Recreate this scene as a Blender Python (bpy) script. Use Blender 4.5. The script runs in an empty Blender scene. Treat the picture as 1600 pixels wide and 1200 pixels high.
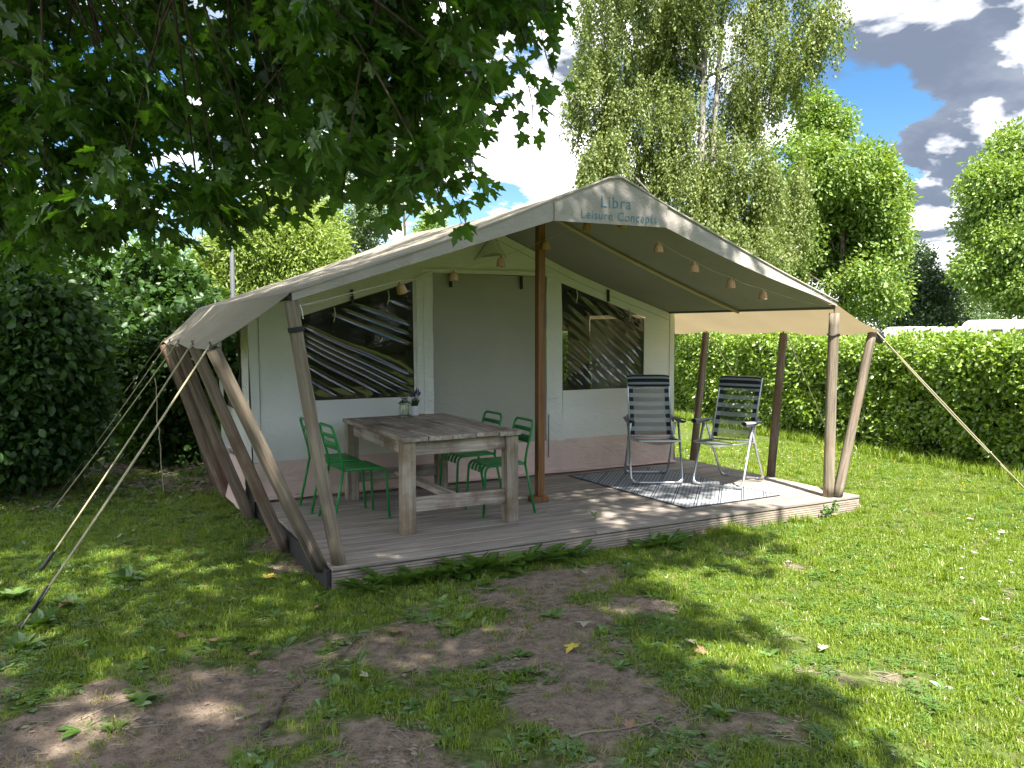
import bpy, bmesh, math, random
import numpy as np
from mathutils import Vector, Matrix, Euler

R = math.radians
rnd = random.Random(7)
nrng = np.random.default_rng(11)
scene = bpy.context.scene
COL = scene.collection

# ------------------------------------------------------------------ camera
FPX = 1290.4                                   # focal length in pixels of the 1600 px wide photograph
CAM = Vector((-1.482, -5.319, 1.716))
PITCH, YAW = R(-3.75), R(-28.04)
cam_data = bpy.data.cameras.new('camera')
cam_data.sensor_width = 36.0
cam_data.lens = 36.0 * FPX / 1600.0
cam_data.clip_start = 0.05
cam_data.clip_end = 3000.0
camera = bpy.data.objects.new('camera', cam_data)
COL.objects.link(camera)
camera.location = CAM
camera.rotation_euler = Euler((math.pi / 2 + PITCH, 0.0, YAW), 'XYZ')
scene.camera = camera

# ------------------------------------------------------------------ sun, exposure, render
LIGHT_DIR = Vector((0.14, 0.62, -1.0)).normalized()     # the way the sunlight travels
sun_data = bpy.data.lights.new('sun', 'SUN')
sun_data.energy = 2.0
sun_data.angle = R(0.53)
sun_data.color = (1.0, 0.95, 0.86)
sun = bpy.data.objects.new('sun', sun_data)
COL.objects.link(sun)
sun.location = (0, 0, 30)
sun.rotation_euler = LIGHT_DIR.to_track_quat('-Z', 'Y').to_euler()

scene.view_settings.view_transform = 'Standard'
scene.view_settings.look = 'None'
scene.view_settings.gamma = 1.0
scene.view_settings.use_curve_mapping = False
scene.view_settings.exposure = 3.12
scene.render.engine = 'CYCLES'
scene.cycles.use_denoising = True
try:
    scene.cycles.denoiser = 'OPENIMAGEDENOISE'
except Exception:
    pass
scene.cycles.max_bounces = 6
scene.cycles.diffuse_bounces = 4
scene.cycles.glossy_bounces = 3
scene.cycles.transmission_bounces = 5
scene.cycles.transparent_max_bounces = 8
scene.cycles.sample_clamp_indirect = 6.0
scene.cycles.caustics_reflective = False
scene.cycles.caustics_refractive = False

# ------------------------------------------------------------------ pixel -> place helpers
_fw = Vector((-math.sin(YAW) * math.cos(PITCH), math.cos(YAW) * math.cos(PITCH), math.sin(PITCH)))
_rt = Vector((math.cos(YAW), math.sin(YAW), 0.0))
_up = _rt.cross(_fw)


def ray(px, py):
    return _fw + _rt * ((px - 800.0) / FPX) - _up * ((py - 600.0) / FPX)


def on_z(px, py, z=0.0):
    d = ray(px, py)
    return CAM + d * ((z - CAM.z) / d.z)


def on_y(px, py, y):
    d = ray(px, py)
    return CAM + d * ((y - CAM.y) / d.y)


def at_d(px, py, dist):
    return CAM + ray(px, py) * dist


# ------------------------------------------------------------------ node helpers
def nd(nt, kind, **kw):
    n = nt.nodes.new(kind)
    for k, v in kw.items():
        setattr(n, k, v)
    return n


def lk(nt, a, b):
    nt.links.new(a, b)


def setin(nt, node, i, v):
    s = node.inputs[i]
    if isinstance(v, bpy.types.NodeSocket):
        nt.links.new(v, s)
    else:
        s.default_value = v


def mth(nt, op, a, b=None, c=None, clamp=False):
    n = nd(nt, 'ShaderNodeMath', operation=op)
    n.use_clamp = clamp
    setin(nt, n, 0, a)
    if b is not None:
        setin(nt, n, 1, b)
    if c is not None:
        setin(nt, n, 2, c)
    return n.outputs[0]


def maprange(nt, v, a, b, c=0.0, d=1.0, smooth=True):
    n = nd(nt, 'ShaderNodeMapRange')
    n.interpolation_type = 'SMOOTHSTEP' if smooth else 'LINEAR'
    setin(nt, n, 0, v)
    for i, x in zip((1, 2, 3, 4), (a, b, c, d)):
        setin(nt, n, i, x)
    return n.outputs[0]


def noise(nt, vec, scale, detail=4.0, rough=0.55, dist=0.0):
    n = nd(nt, 'ShaderNodeTexNoise')
    if vec is not None:
        lk(nt, vec, n.inputs['Vector'])
    n.inputs['Scale'].default_value = scale
    n.inputs['Detail'].default_value = detail
    n.inputs['Roughness'].default_value = rough
    n.inputs['Distortion'].default_value = dist
    return n.outputs['Fac']


def mixc(nt, fac, a, b):
    n = nd(nt, 'ShaderNodeMix', data_type='RGBA')
    setin(nt, n, 0, fac)
    for i, v in ((6, a), (7, b)):
        if isinstance(v, bpy.types.NodeSocket):
            nt.links.new(v, n.inputs[i])
        else:
            n.inputs[i].default_value = (v[0], v[1], v[2], 1.0)
    return n.outputs[2]


def mapping(nt, vec, scale=(1, 1, 1), loc=None, rot=(0, 0, 0)):
    n = nd(nt, 'ShaderNodeMapping')
    lk(nt, vec, n.inputs[0])
    n.inputs['Scale'].default_value = scale
    n.inputs['Rotation'].default_value = rot
    if loc is not None:
        setin(nt, n, 1, loc)
    return n.outputs[0]


# ------------------------------------------------------------------ world: Nishita sky with a broken cumulus layer
world = bpy.data.worlds.new('World')
scene.world = world
world.use_nodes = True
wt = world.node_tree
wt.nodes.clear()
SKY_STRENGTH = 0.05
sky = nd(wt, 'ShaderNodeTexSky', sky_type='NISHITA')
sky.sun_disc = False
sky.sun_elevation = math.asin(-LIGHT_DIR.z)
sky.sun_rotation = math.atan2(-LIGHT_DIR.x, -LIGHT_DIR.y)
sky.altitude = 100.0
sky.air_density = 1.0
sky.dust_density = 0.6
sky.ozone_density = 2.0
tc = nd(wt, 'ShaderNodeTexCoord')
gen = tc.outputs['Generated']
sep = nd(wt, 'ShaderNodeSeparateXYZ')
lk(wt, gen, sep.inputs[0])
zc = mth(wt, 'ADD', mth(wt, 'MAXIMUM', sep.outputs[2], 0.0), 0.22)
pv = nd(wt, 'ShaderNodeVectorMath', operation='DIVIDE')
lk(wt, gen, pv.inputs[0])
cz = nd(wt, 'ShaderNodeCombineXYZ')
for i in range(3):
    lk(wt, zc, cz.inputs[i])
lk(wt, cz.outputs[0], pv.inputs[1])
pvec = pv.outputs[0]
dens = noise(wt, mapping(wt, pvec, (1, 1, 1), (3.1, 1.7, 0.4)), 2.1, 9.0, 0.56, 0.25)
dens_sun = noise(wt, mapping(wt, pvec, (1, 1, 1), (3.1 - 0.03, 1.7 - 0.10, 0.4 + 0.10)), 2.1, 5.0, 0.56, 0.25)
broad = noise(wt, mapping(wt, pvec, (1, 1, 1), (8.3, 2.2, 5.1)), 1.15, 2.0, 0.5)


wn = nd(wt, 'ShaderNodeTexNoise')
lk(wt, pvec, wn.inputs['Vector'])
wn.inputs['Scale'].default_value = 3.4
wn.inputs['Detail'].default_value = 6.0
wn.inputs['Roughness'].default_value = 0.6
wm = nd(wt, 'ShaderNodeVectorMath', operation='MULTIPLY_ADD')
lk(wt, wn.outputs['Color'], wm.inputs[0])
wm.inputs[1].default_value = (0.26, 0.26, 0.26)
wa = nd(wt, 'ShaderNodeVectorMath', operation='ADD')
lk(wt, gen, wa.inputs[0])
wa.inputs[1].default_value = (-0.13, -0.13, -0.13)
lk(wt, wa.outputs[0], wm.inputs[2])
warped = wm.outputs[0]          # cloud edges are ragged


def sky_blob(px, py, rad_px, amount):
    d = ray(px, py).normalized()
    n = nd(wt, 'ShaderNodeVectorMath', operation='DISTANCE')
    lk(wt, warped, n.inputs[0])
    n.inputs[1].default_value = d
    return maprange(wt, n.outputs['Value'], rad_px / FPX * 1.5, rad_px / FPX * 0.3, 0.0, amount)


def blob_sum(lst):
    tot = None
    for b in lst:
        v = sky_blob(*b)
        tot = v if tot is None else mth(wt, 'ADD', tot, v)
    return tot


# where the individual clouds and the blue gaps of this sky lie
cloud_bias = blob_sum([(830, 225, 120, 0.16), (880, 300, 110, 0.12), (760, 210, 70, 0.10), (830, 95, 95, 0.08), (1500, 60, 200, 0.20),
                       (1520, 190, 130, 0.16), (1420, 150, 50, 0.10), (1440, 330, 110, 0.14), (1420, 390, 60, 0.12), (1310, 110, 50, 0.10), (1240, 190, 90, 0.06),
                       (1345, 150, 80, -0.42), (1320, 235, 90, -0.42), (1370, 240, 60, -0.30), (725, 335, 60, -0.42), (800, 165, 36, -0.34),
                       (825, 70, 36, -0.30), (280, 395, 90, -0.40), (170, 130, 80, -0.25), (540, 340, 80, -0.35), (1240, 60, 60, -0.2)])
grey_bias = blob_sum([(1520, 110, 220, 0.34), (1400, 20, 130, 0.20), (850, 90, 110, 0.22), (1480, 215, 110, 0.22), (950, 60, 150, 0.12), (830, 320, 70, 0.1),
                      (830, 225, 80, -0.06), (1410, 130, 40, -0.2), (1310, 110, 45, -0.2), (1430, 340, 110, -0.06)])
d_all = mth(wt, 'ADD', mth(wt, 'ADD', dens, cloud_bias), mth(wt, 'MULTIPLY', mth(wt, 'SUBTRACT', broad, 0.5), 0.45))
cmask = maprange(wt, d_all, 0.40, 0.64)
lit = maprange(wt, mth(wt, 'SUBTRACT', dens, dens_sun), -0.13, 0.13)
thick = maprange(wt, dens, 0.42, 0.70)
shade = mth(wt, 'ADD', mth(wt, 'MULTIPLY', thick, 0.26), mth(wt, 'MULTIPLY', mth(wt, 'SUBTRACT', 1.0, lit), 0.80))
shade = mth(wt, 'ADD', shade, grey_bias, clamp=True)
CW = tuple(c / SKY_STRENGTH for c in (0.60, 0.59, 0.575))
CG = tuple(c / SKY_STRENGTH for c in (0.031, 0.037, 0.050))
CG2 = tuple(c / SKY_STRENGTH for c in (0.064, 0.070, 0.082))
ccol = mixc(wt, shade, CW, mixc(wt, maprange(wt, mth(wt, 'ADD', mth(wt, 'MULTIPLY', dens_sun, 0.6), mth(wt, 'MULTIPLY', wn.outputs['Fac'], 0.4)), 0.36, 0.60), CG2, CG))
hsv = nd(wt, 'ShaderNodeHueSaturation')
hsv.inputs['Saturation'].default_value = 1.32
hsv.inputs['Value'].default_value = 0.48
lk(wt, sky.outputs[0], hsv.inputs['Color'])
skyc = mixc(wt, mth(wt, 'MULTIPLY', cmask, 0.97), hsv.outputs[0], ccol)
bg = nd(wt, 'ShaderNodeBackground')
lk(wt, skyc, bg.inputs[0])
bg.inputs[1].default_value = SKY_STRENGTH
wo = nd(wt, 'ShaderNodeOutputWorld')
lk(wt, bg.outputs[0], wo.inputs[0])


# ------------------------------------------------------------------ materials
def new_mat(name):
    m = bpy.data.materials.new(name)
    m.use_nodes = True
    m.node_tree.nodes.clear()
    return m, m.node_tree


def finish(nt, sh):
    o = nd(nt, 'ShaderNodeOutputMaterial')
    lk(nt, sh, o.inputs[0])


def bump(nt, h, strength, dist=0.01):
    b = nd(nt, 'ShaderNodeBump')
    b.inputs['Strength'].default_value = strength
    b.inputs['Distance'].default_value = dist
    lk(nt, h, b.inputs['Height'])
    return b.outputs[0]


def principled(nt, col, rough=0.8, metal=0.0, normal=None, spec=0.5):
    p = nd(nt, 'ShaderNodeBsdfPrincipled')
    setin(nt, p, 'Base Color', col if isinstance(col, bpy.types.NodeSocket) else (*col, 1.0))
    setin(nt, p, 'Roughness', rough)
    setin(nt, p, 'Metallic', metal)
    p.inputs['Specular IOR Level'].default_value = spec
    if normal is not None:
        lk(nt, normal, p.inputs['Normal'])
    return p.outputs[0]


def obj_vec(nt, random_shift=True):
    t = nd(nt, 'ShaderNodeTexCoord')
    if not random_shift:
        return t.outputs['Object']
    oi = nd(nt, 'ShaderNodeObjectInfo')
    add = nd(nt, 'ShaderNodeVectorMath', operation='ADD')
    lk(nt, t.outputs['Object'], add.inputs[0])
    s = mth(nt, 'MULTIPLY', oi.outputs['Random'], 37.0)
    c = nd(nt, 'ShaderNodeCombineXYZ')
    for i in range(3):
        lk(nt, s, c.inputs[i])
    lk(nt, c.outputs[0], add.inputs[1])
    return add.outputs[0]


def wood_mat(name, dark, light, axis=0, rough=0.85, grain=26.0, stain=None, bmp=0.35, var=0.25):
    """weathered timber, grain along the given local axis"""
    m, nt = new_mat(name)
    v = obj_vec(nt)
    sc = [1.0, 1.0, 1.0]
    sc[axis] = 0.055
    gv = mapping(nt, v, tuple(sc))
    g = noise(nt, gv, grain, 6.0, 0.7, 0.6)
    g2 = noise(nt, gv, grain * 4.0, 3.0, 0.6)
    blot = noise(nt, v, 2.6, 4.0, 0.6)
    f = maprange(nt, mth(nt, 'ADD', mth(nt, 'MULTIPLY', g, 0.7), mth(nt, 'MULTIPLY', g2, 0.3)), 0.32, 0.66)
    col = mixc(nt, f, dark, light)
    if stain:
        col = mixc(nt, maprange(nt, blot, 0.45, 0.7), col, mixc(nt, f, tuple(c * 0.6 for c in stain), stain))
    oi = nd(nt, 'ShaderNodeObjectInfo')
    hs = nd(nt, 'ShaderNodeHueSaturation')
    lk(nt, col, hs.inputs['Color'])
    lk(nt, maprange(nt, oi.outputs['Random'], 0, 1, 1 - var, 1 + var, False), hs.inputs['Value'])
    nrm = bump(nt, f, bmp, 0.006)
    finish(nt, principled(nt, hs.outputs[0], rough, normal=nrm, spec=0.25))
    return m


def cloth_mat(name, col, trans=0.0, rough=0.85, wr=0.35, weave=900.0, dirt=None, dirt_z=None, tint=None):
    """tent canvas: fine weave, soft creases, light glowing through where trans > 0"""
    m, nt = new_mat(name)
    v = obj_vec(nt, False)
    big = noise(nt, v, 1.6, 4.0, 0.55)
    cre = noise(nt, mapping(nt, v, (1, 1, 2.2), None, (0.3, 0.5, 0.4)), 3.2, 5.0, 0.62, 0.9)
    wv = noise(nt, v, weave, 1.0, 0.5)
    c = mixc(nt, maprange(nt, big, 0.35, 0.7), tuple(x * 0.92 for x in col), col)
    if dirt:
        dn = noise(nt, v, 4.0, 6.0, 0.65)
        c = mixc(nt, mth(nt, 'MULTIPLY', maprange(nt, dn, 0.48, 0.75), 0.55), c, dirt)
    h = mth(nt, 'ADD', mth(nt, 'MULTIPLY', cre, 1.0), mth(nt, 'MULTIPLY', wv, 0.02))
    nrm = bump(nt, h, wr, 0.05)
    d = nd(nt, 'ShaderNodeBsdfDiffuse')
    lk(nt, c, d.inputs[0])
    lk(nt, nrm, d.inputs['Normal'])
    sh = d.outputs[0]
    if trans > 0:
        t = nd(nt, 'ShaderNodeBsdfTranslucent')
        lk(nt, mixc(nt, 1.0, c, tint) if tint else c, t.inputs[0])
        mx = nd(nt, 'ShaderNodeMixShader')
        mx.inputs[0].default_value = trans
        lk(nt, sh, mx.inputs[1])
        lk(nt, t.outputs[0], mx.inputs[2])
        sh = mx.outputs[0]
    finish(nt, sh)
    return m


def plain_mat(name, col, rough=0.5, metal=0.0, var=0.12, vscale=6.0, bmp=0.0, bscale=60.0, spec=0.5):
    m, nt = new_mat(name)
    v = obj_vec(nt)
    n = noise(nt, v, vscale, 5.0, 0.6)
    c = mixc(nt, n, tuple(x * (1 - var) for x in col), tuple(min(1.0, x * (1 + var)) for x in col))
    nrm = None
    if bmp:
        nrm = bump(nt, noise(nt, v, bscale, 4.0, 0.6), bmp, 0.004)
    r = maprange(nt, n, 0.3, 0.7, max(0.02, rough - 0.08), min(1, rough + 0.08))
    finish(nt, principled(nt, c, r, metal, nrm, spec))
    return m


def leaf_mat(name, a, b, trans=0.42, gloss=0.10, grough=0.35, tr_tint=(1.25, 1.2, 0.45), hue_rand=0.35):
    """leaf blade: diffuse + light through the blade + a waxy sheen; every clump differs a little"""
    m, nt = new_mat(name)
    oi = nd(nt, 'ShaderNodeObjectInfo')
    at = nd(nt, 'ShaderNodeAttribute', attribute_name='tone')
    f = mth(nt, 'ADD', mth(nt, 'MULTIPLY', at.outputs['Fac'], 1 - hue_rand), mth(nt, 'MULTIPLY', oi.outputs['Random'], hue_rand), clamp=True)
    c = mixc(nt, f, a, b)
    d = nd(nt, 'ShaderNodeBsdfDiffuse')
    lk(nt, c, d.inputs[0])
    t = nd(nt, 'ShaderNodeBsdfTranslucent')
    tcn = nd(nt, 'ShaderNodeMix', data_type='RGBA', blend_type='MULTIPLY')
    tcn.inputs[0].default_value = 1.0
    lk(nt, c, tcn.inputs[6])
    tcn.inputs[7].default_value = (*tr_tint, 1.0)
    lk(nt, tcn.outputs[2], t.inputs[0])
    mx = nd(nt, 'ShaderNodeMixShader')
    mx.inputs[0].default_value = trans
    lk(nt, d.outputs[0], mx.inputs[1])
    lk(nt, t.outputs[0], mx.inputs[2])
    g = nd(nt, 'ShaderNodeBsdfGlossy')
    g.inputs['Roughness'].default_value = grough
    g.inputs[0].default_value = (0.9, 0.95, 0.9, 1)
    m2 = nd(nt, 'ShaderNodeMixShader')
    m2.inputs[0].default_value = gloss
    lk(nt, mx.outputs[0], m2.inputs[1])
    lk(nt, g.outputs[0], m2.inputs[2])
    finish(nt, m2.outputs[0])
    return m


def bark_mat(name, dark, light, scale=9.0):
    m, nt = new_mat(name)
    v = obj_vec(nt)
    n = noise(nt, mapping(nt, v, (1, 1, 0.25)), scale, 6.0, 0.7, 0.5)
    c = mixc(nt, maprange(nt, n, 0.35, 0.65), dark, light)
    finish(nt, principled(nt, c, 0.9, 0, bump(nt, n, 0.8, 0.03), 0.2))
    return m


M = {}
M['deck'] = wood_mat('deck_board_wood', (0.18, 0.15, 0.124), (0.39, 0.34, 0.287), 0, 0.8, 20, (0.32, 0.28, 0.24), 0.35, 0.14)
M['fascia'] = wood_mat('grooved_fascia_wood', (0.24, 0.19, 0.15), (0.48, 0.40, 0.33), 0, 0.85, 20, (0.33, 0.28, 0.23), 0.25, 0.08)
M['deckside'] = plain_mat('dark_edge_board', (0.022, 0.021, 0.02), 0.75, 0, 0.4, 5, 0.3)
M['table'] = wood_mat('weathered_table_wood', (0.22, 0.178, 0.145), (0.56, 0.48, 0.40), 0, 0.85, 15, (0.23, 0.165, 0.12), 0.6, 0.16)
M['tleg'] = wood_mat('table_leg_wood', (0.19, 0.15, 0.115), (0.50, 0.425, 0.34), 2, 0.85, 14, (0.27, 0.195, 0.13), 0.5, 0.12)
M['postwood'] = wood_mat('stained_post_wood', (0.115, 0.052, 0.022), (0.25, 0.125, 0.055), 2, 0.6, 12, (0.16, 0.08, 0.035), 0.2, 0.08)
M['log'] = wood_mat('grey_peeled_log', (0.060, 0.047, 0.035), (0.33, 0.275, 0.21), 2, 0.9, 9, (0.25, 0.19, 0.135), 0.7, 0.08)
M['logbrown'] = wood_mat('brown_peeled_log', (0.075, 0.052, 0.038), (0.30, 0.225, 0.165), 2, 0.9, 12, (0.20, 0.125, 0.085), 0.9, 0.12)
M['canvas'] = cloth_mat('cream_wall_canvas', (0.80, 0.79, 0.725), 0.10, wr=0.30)
M['flapcanvas'] = cloth_mat('pale_flap_canvas', (0.78, 0.775, 0.72), 0.08, wr=0.6)
M['skirt'] = cloth_mat('pink_beige_skirt', (0.74, 0.56, 0.49), 0.0, wr=0.5, dirt=(0.56, 0.41, 0.345))
M['door'] = cloth_mat('taupe_door_canvas', (0.38, 0.37, 0.315), 0.0, wr=0.22)
M['roof'] = cloth_mat('sand_roof_canvas', (0.29, 0.265, 0.21), 0.12, wr=0.30, dirt=(0.21, 0.20, 0.145))
M['valance'] = cloth_mat('stone_valance_canvas', (0.37, 0.34, 0.305), 0.05, wr=0.35, dirt=(0.47, 0.43, 0.38))
M['lining'] = cloth_mat('grey_roof_lining', (0.34, 0.325, 0.285), 0.0, wr=0.22)
M['eaveflap'] = cloth_mat('sand_eave_canvas', (0.36, 0.285, 0.165), 0.36, wr=0.28)
M['inner'] = cloth_mat('inner_tent_canvas', (0.42, 0.40, 0.33), 0.0, wr=0.3)
M['black'] = plain_mat('black_webbing', (0.012, 0.012, 0.013), 0.7)
M['blackplastic'] = plain_mat('black_plastic', (0.02, 0.02, 0.022), 0.4)
M['rope'] = plain_mat('beige_rope', (0.46, 0.41, 0.27), 0.9, 0, 0.3, 120, 0.6, 300)
M['whitecord'] = plain_mat('white_cord', (0.62, 0.60, 0.54), 0.9, 0, 0.15, 80)
M['green'] = plain_mat('green_painted_metal', (0.018, 0.22, 0.048), 0.38, 0, 0.10, 5, 0.04, 40)
M['alu'] = plain_mat('brushed_aluminium', (0.56, 0.575, 0.60), 0.36, 0.85, 0.10, 14)
M['greyplastic'] = plain_mat('grey_plastic_arm', (0.22, 0.23, 0.25), 0.5, 0, 0.1, 20)
M['tentpole'] = plain_mat('beige_tent_tube', (0.42, 0.33, 0.21), 0.5, 0.1, 0.15, 8)
M['eavetube'] = plain_mat('dark_steel_tube', (0.10, 0.085, 0.07), 0.5, 0.4, 0.2, 8)
M['steel'] = plain_mat('galvanised_steel', (0.075, 0.08, 0.085), 0.7, 0.0, 0.15, 6)
M['terracotta'] = wood_mat('pale_wood_lampshade', (0.36, 0.20, 0.10), (0.60, 0.39, 0.23), 2, 0.7, 30, None, 0.3, 0.10)
M['whitepot'] = plain_mat('white_ceramic', (0.78, 0.78, 0.77), 0.3, 0, 0.03)
M['lanternmetal'] = plain_mat('pewter_lantern_metal', (0.30, 0.31, 0.29), 0.32, 0.9, 0.25, 30)
M['candle'] = plain_mat('ivory_wax', (0.74, 0.70, 0.60), 0.5, 0, 0.05)
M['lavleaf'] = leaf_mat('lavender_leaf', (0.03, 0.08, 0.035), (0.07, 0.15, 0.06), 0.2, 0.05)
M['lavflower'] = plain_mat('lavender_flower', (0.045, 0.04, 0.09), 0.8)
M['caravan'] = plain_mat('white_caravan_paint', (0.62, 0.63, 0.64), 0.3, 0, 0.05, 2)
M['darkglass'] = plain_mat('dark_window_glass', (0.02, 0.025, 0.03), 0.1, 0, 0.1)
M['teal'] = plain_mat('teal_print', (0.075, 0.18, 0.25), 0.8, 0, 0.12, 20)
M['bedwood'] = plain_mat('pine_bed_wood', (0.42, 0.24, 0.10), 0.6, 0, 0.2, 8)
M['linen'] = plain_mat('white_linen', (0.6, 0.6, 0.58), 0.9, 0, 0.08, 5)
M['bark'] = bark_mat('grey_brown_bark', (0.045, 0.035, 0.027), (0.16, 0.13, 0.10))
M['birchbark'] = bark_mat('birch_bark', (0.07, 0.06, 0.05), (0.34, 0.33, 0.30), 3.0)
M['twigdark'] = bark_mat('dark_twig_bark', (0.028, 0.02, 0.014), (0.09, 0.065, 0.045), 20)
M['drytwig'] = plain_mat('dry_grey_twig', (0.24, 0.20, 0.155), 0.9, 0, 0.3, 30)

M['maple'] = leaf_mat('maple_leaf', (0.030, 0.076, 0.012), (0.078, 0.17, 0.020), 0.50, 0.05, 0.35, (1.35, 1.45, 0.35))
M['birch'] = leaf_mat('birch_leaf', (0.095, 0.145, 0.032), (0.26, 0.315, 0.085), 0.40, 0.035, 0.5)
M['ash'] = leaf_mat('ash_leaf', (0.11, 0.20, 0.03), (0.30, 0.42, 0.10), 0.40, 0.04, 0.45)
M['lime'] = leaf_mat('willow_leaf', (0.17, 0.255, 0.045), (0.33, 0.42, 0.10), 0.42, 0.03, 0.5)
M['olivet'] = leaf_mat('olive_tree_leaf', (0.065, 0.12, 0.04), (0.16, 0.24, 0.08), 0.38, 0.08)
M['darkt'] = leaf_mat('dark_tree_leaf', (0.028, 0.065, 0.022), (0.065, 0.12, 0.038), 0.35, 0.08)
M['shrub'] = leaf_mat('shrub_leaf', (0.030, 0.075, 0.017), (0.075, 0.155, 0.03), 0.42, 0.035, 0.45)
M['hedge'] = leaf_mat('hornbeam_hedge_leaf', (0.11, 0.20, 0.024), (0.31, 0.44, 0.055), 0.40, 0.06, 0.42)
M['hedgecore'] = plain_mat('hedge_dark_core', (0.030, 0.034, 0.014), 0.95, 0, 0.5, 14)
M['grass'] = leaf_mat('grass_blade', (0.11, 0.19, 0.013), (0.27, 0.355, 0.03), 0.40, 0.05, 0.4, (1.2, 1.25, 0.4))
M['drygrass'] = leaf_mat('dry_grass_blade', (0.20, 0.20, 0.07), (0.42, 0.36, 0.17), 0.35, 0.03, 0.4, (1.1, 1.0, 0.6))
M['weed'] = leaf_mat('weed_leaf', (0.07, 0.15, 0.027), (0.15, 0.27, 0.05), 0.38, 0.07)
M['daisy'] = plain_mat('white_petal', (0.6, 0.6, 0.56), 0.8, 0, 0.04)
M['yellowfl'] = plain_mat('yellow_petal', (0.75, 0.55, 0.04), 0.8, 0, 0.08)
M['deadleaf'] = plain_mat('dry_fallen_leaf', (0.24, 0.145, 0.08), 0.8, 0, 0.3, 30)
M['paleleaf'] = plain_mat('pale_fallen_leaf', (0.33, 0.31, 0.21), 0.8, 0, 0.3, 30)
M['yellowleaf'] = plain_mat('yellow_fallen_leaf', (0.48, 0.38, 0.06), 0.8, 0, 0.2, 30)
M['oldleaf'] = plain_mat('green_fallen_leaf', (0.07, 0.10, 0.03), 0.8, 0, 0.2, 30)


def film_mat():
    """clear PVC: see-through with a strong skin reflection"""
    m, nt = new_mat('clear_pvc_film')
    t = nd(nt, 'ShaderNodeBsdfTransparent')
    t.inputs[0].default_value = (0.24, 0.25, 0.23, 1)
    g = nd(nt, 'ShaderNodeBsdfGlossy')
    g.inputs['Roughness'].default_value = 0.035
    g.inputs[0].default_value = (0.95, 0.97, 1.0, 1)
    v = obj_vec(nt, False)
    h = noise(nt, v, 9.0, 3.0, 0.5, 0.8)
    nrm = bump(nt, h, 0.05, 0.02)
    lk(nt, nrm, g.inputs['Normal'])
    fr = nd(nt, 'ShaderNodeFresnel')
    fr.inputs[0].default_value = 1.5
    lk(nt, nrm, fr.inputs['Normal'])
    mx = nd(nt, 'ShaderNodeMixShader')
    lk(nt, mth(nt, 'ADD', mth(nt, 'MULTIPLY', fr.outputs[0], 1.7), 0.0, clamp=True), mx.inputs[0])
    lk(nt, t.outputs[0], mx.inputs[1])
    lk(nt, g.outputs[0], mx.inputs[2])
    finish(nt, mx.outputs[0])
    return m


M['film'] = film_mat()


def glass_mat():
    m, nt = new_mat('thin_lantern_glass')
    t = nd(nt, 'ShaderNodeBsdfTransparent')
    t.inputs[0].default_value = (0.9, 0.93, 0.92, 1)
    g = nd(nt, 'ShaderNodeBsdfGlossy')
    g.inputs['Roughness'].default_value = 0.03
    mx = nd(nt, 'ShaderNodeMixShader')
    mx.inputs[0].default_value = 0.16
    lk(nt, t.outputs[0], mx.inputs[1])
    lk(nt, g.outputs[0], mx.inputs[2])
    finish(nt, mx.outputs[0])
    return m


M['glass'] = glass_mat()


def stripe_mat():
    """woven mesh fabric of the folding chairs: grey and black bands, slightly see-through"""
    m, nt = new_mat('striped_mesh_fabric')
    uv = nd(nt, 'ShaderNodeUVMap')
    sp = nd(nt, 'ShaderNodeSeparateXYZ')
    lk(nt, uv.outputs[0], sp.inputs[0])
    band = mth(nt, 'GREATER_THAN', mth(nt, 'FRACT', mth(nt, 'MULTIPLY', sp.outputs[1], 7.0)), 0.5)
    side = mth(nt, 'GREATER_THAN', mth(nt, 'ABSOLUTE', mth(nt, 'SUBTRACT', sp.outputs[0], 0.5)), 0.39)
    col = mixc(nt, band, (0.035, 0.04, 0.048), (0.30, 0.325, 0.345))
    d = nd(nt, 'ShaderNodeBsdfDiffuse')
    lk(nt, col, d.inputs[0])
    t = nd(nt, 'ShaderNodeBsdfTransparent')
    mx = nd(nt, 'ShaderNodeMixShader')
    openness = mth(nt, 'MULTIPLY', mth(nt, 'SUBTRACT', 1.0, side), mixf(nt, band, 0.40, 0.30))
    lk(nt, openness, mx.inputs[0])
    lk(nt, d.outputs[0], mx.inputs[1])
    lk(nt, t.outputs[0], mx.inputs[2])
    finish(nt, mx.outputs[0])
    return m


def mixf(nt, f, a, b):
    return mth(nt, 'ADD', a, mth(nt, 'MULTIPLY', f, b - a))


M['stripe'] = stripe_mat()


def pillow_mat():
    m, nt = new_mat('striped_pillow_fabric')
    uv = nd(nt, 'ShaderNodeUVMap')
    sp = nd(nt, 'ShaderNodeSeparateXYZ')
    lk(nt, uv.outputs[0], sp.inputs[0])
    band = mth(nt, 'LESS_THAN', mth(nt, 'ABSOLUTE', mth(nt, 'SUBTRACT', mth(nt, 'FRACT', mth(nt, 'MULTIPLY', sp.outputs[1], 6.0)), 0.5)), 0.21)
    col = mixc(nt, band, (0.018, 0.021, 0.028), (0.24, 0.26, 0.28))
    finish(nt, principled(nt, col, 0.85, spec=0.2))
    return m


M['pillow'] = pillow_mat()


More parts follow.
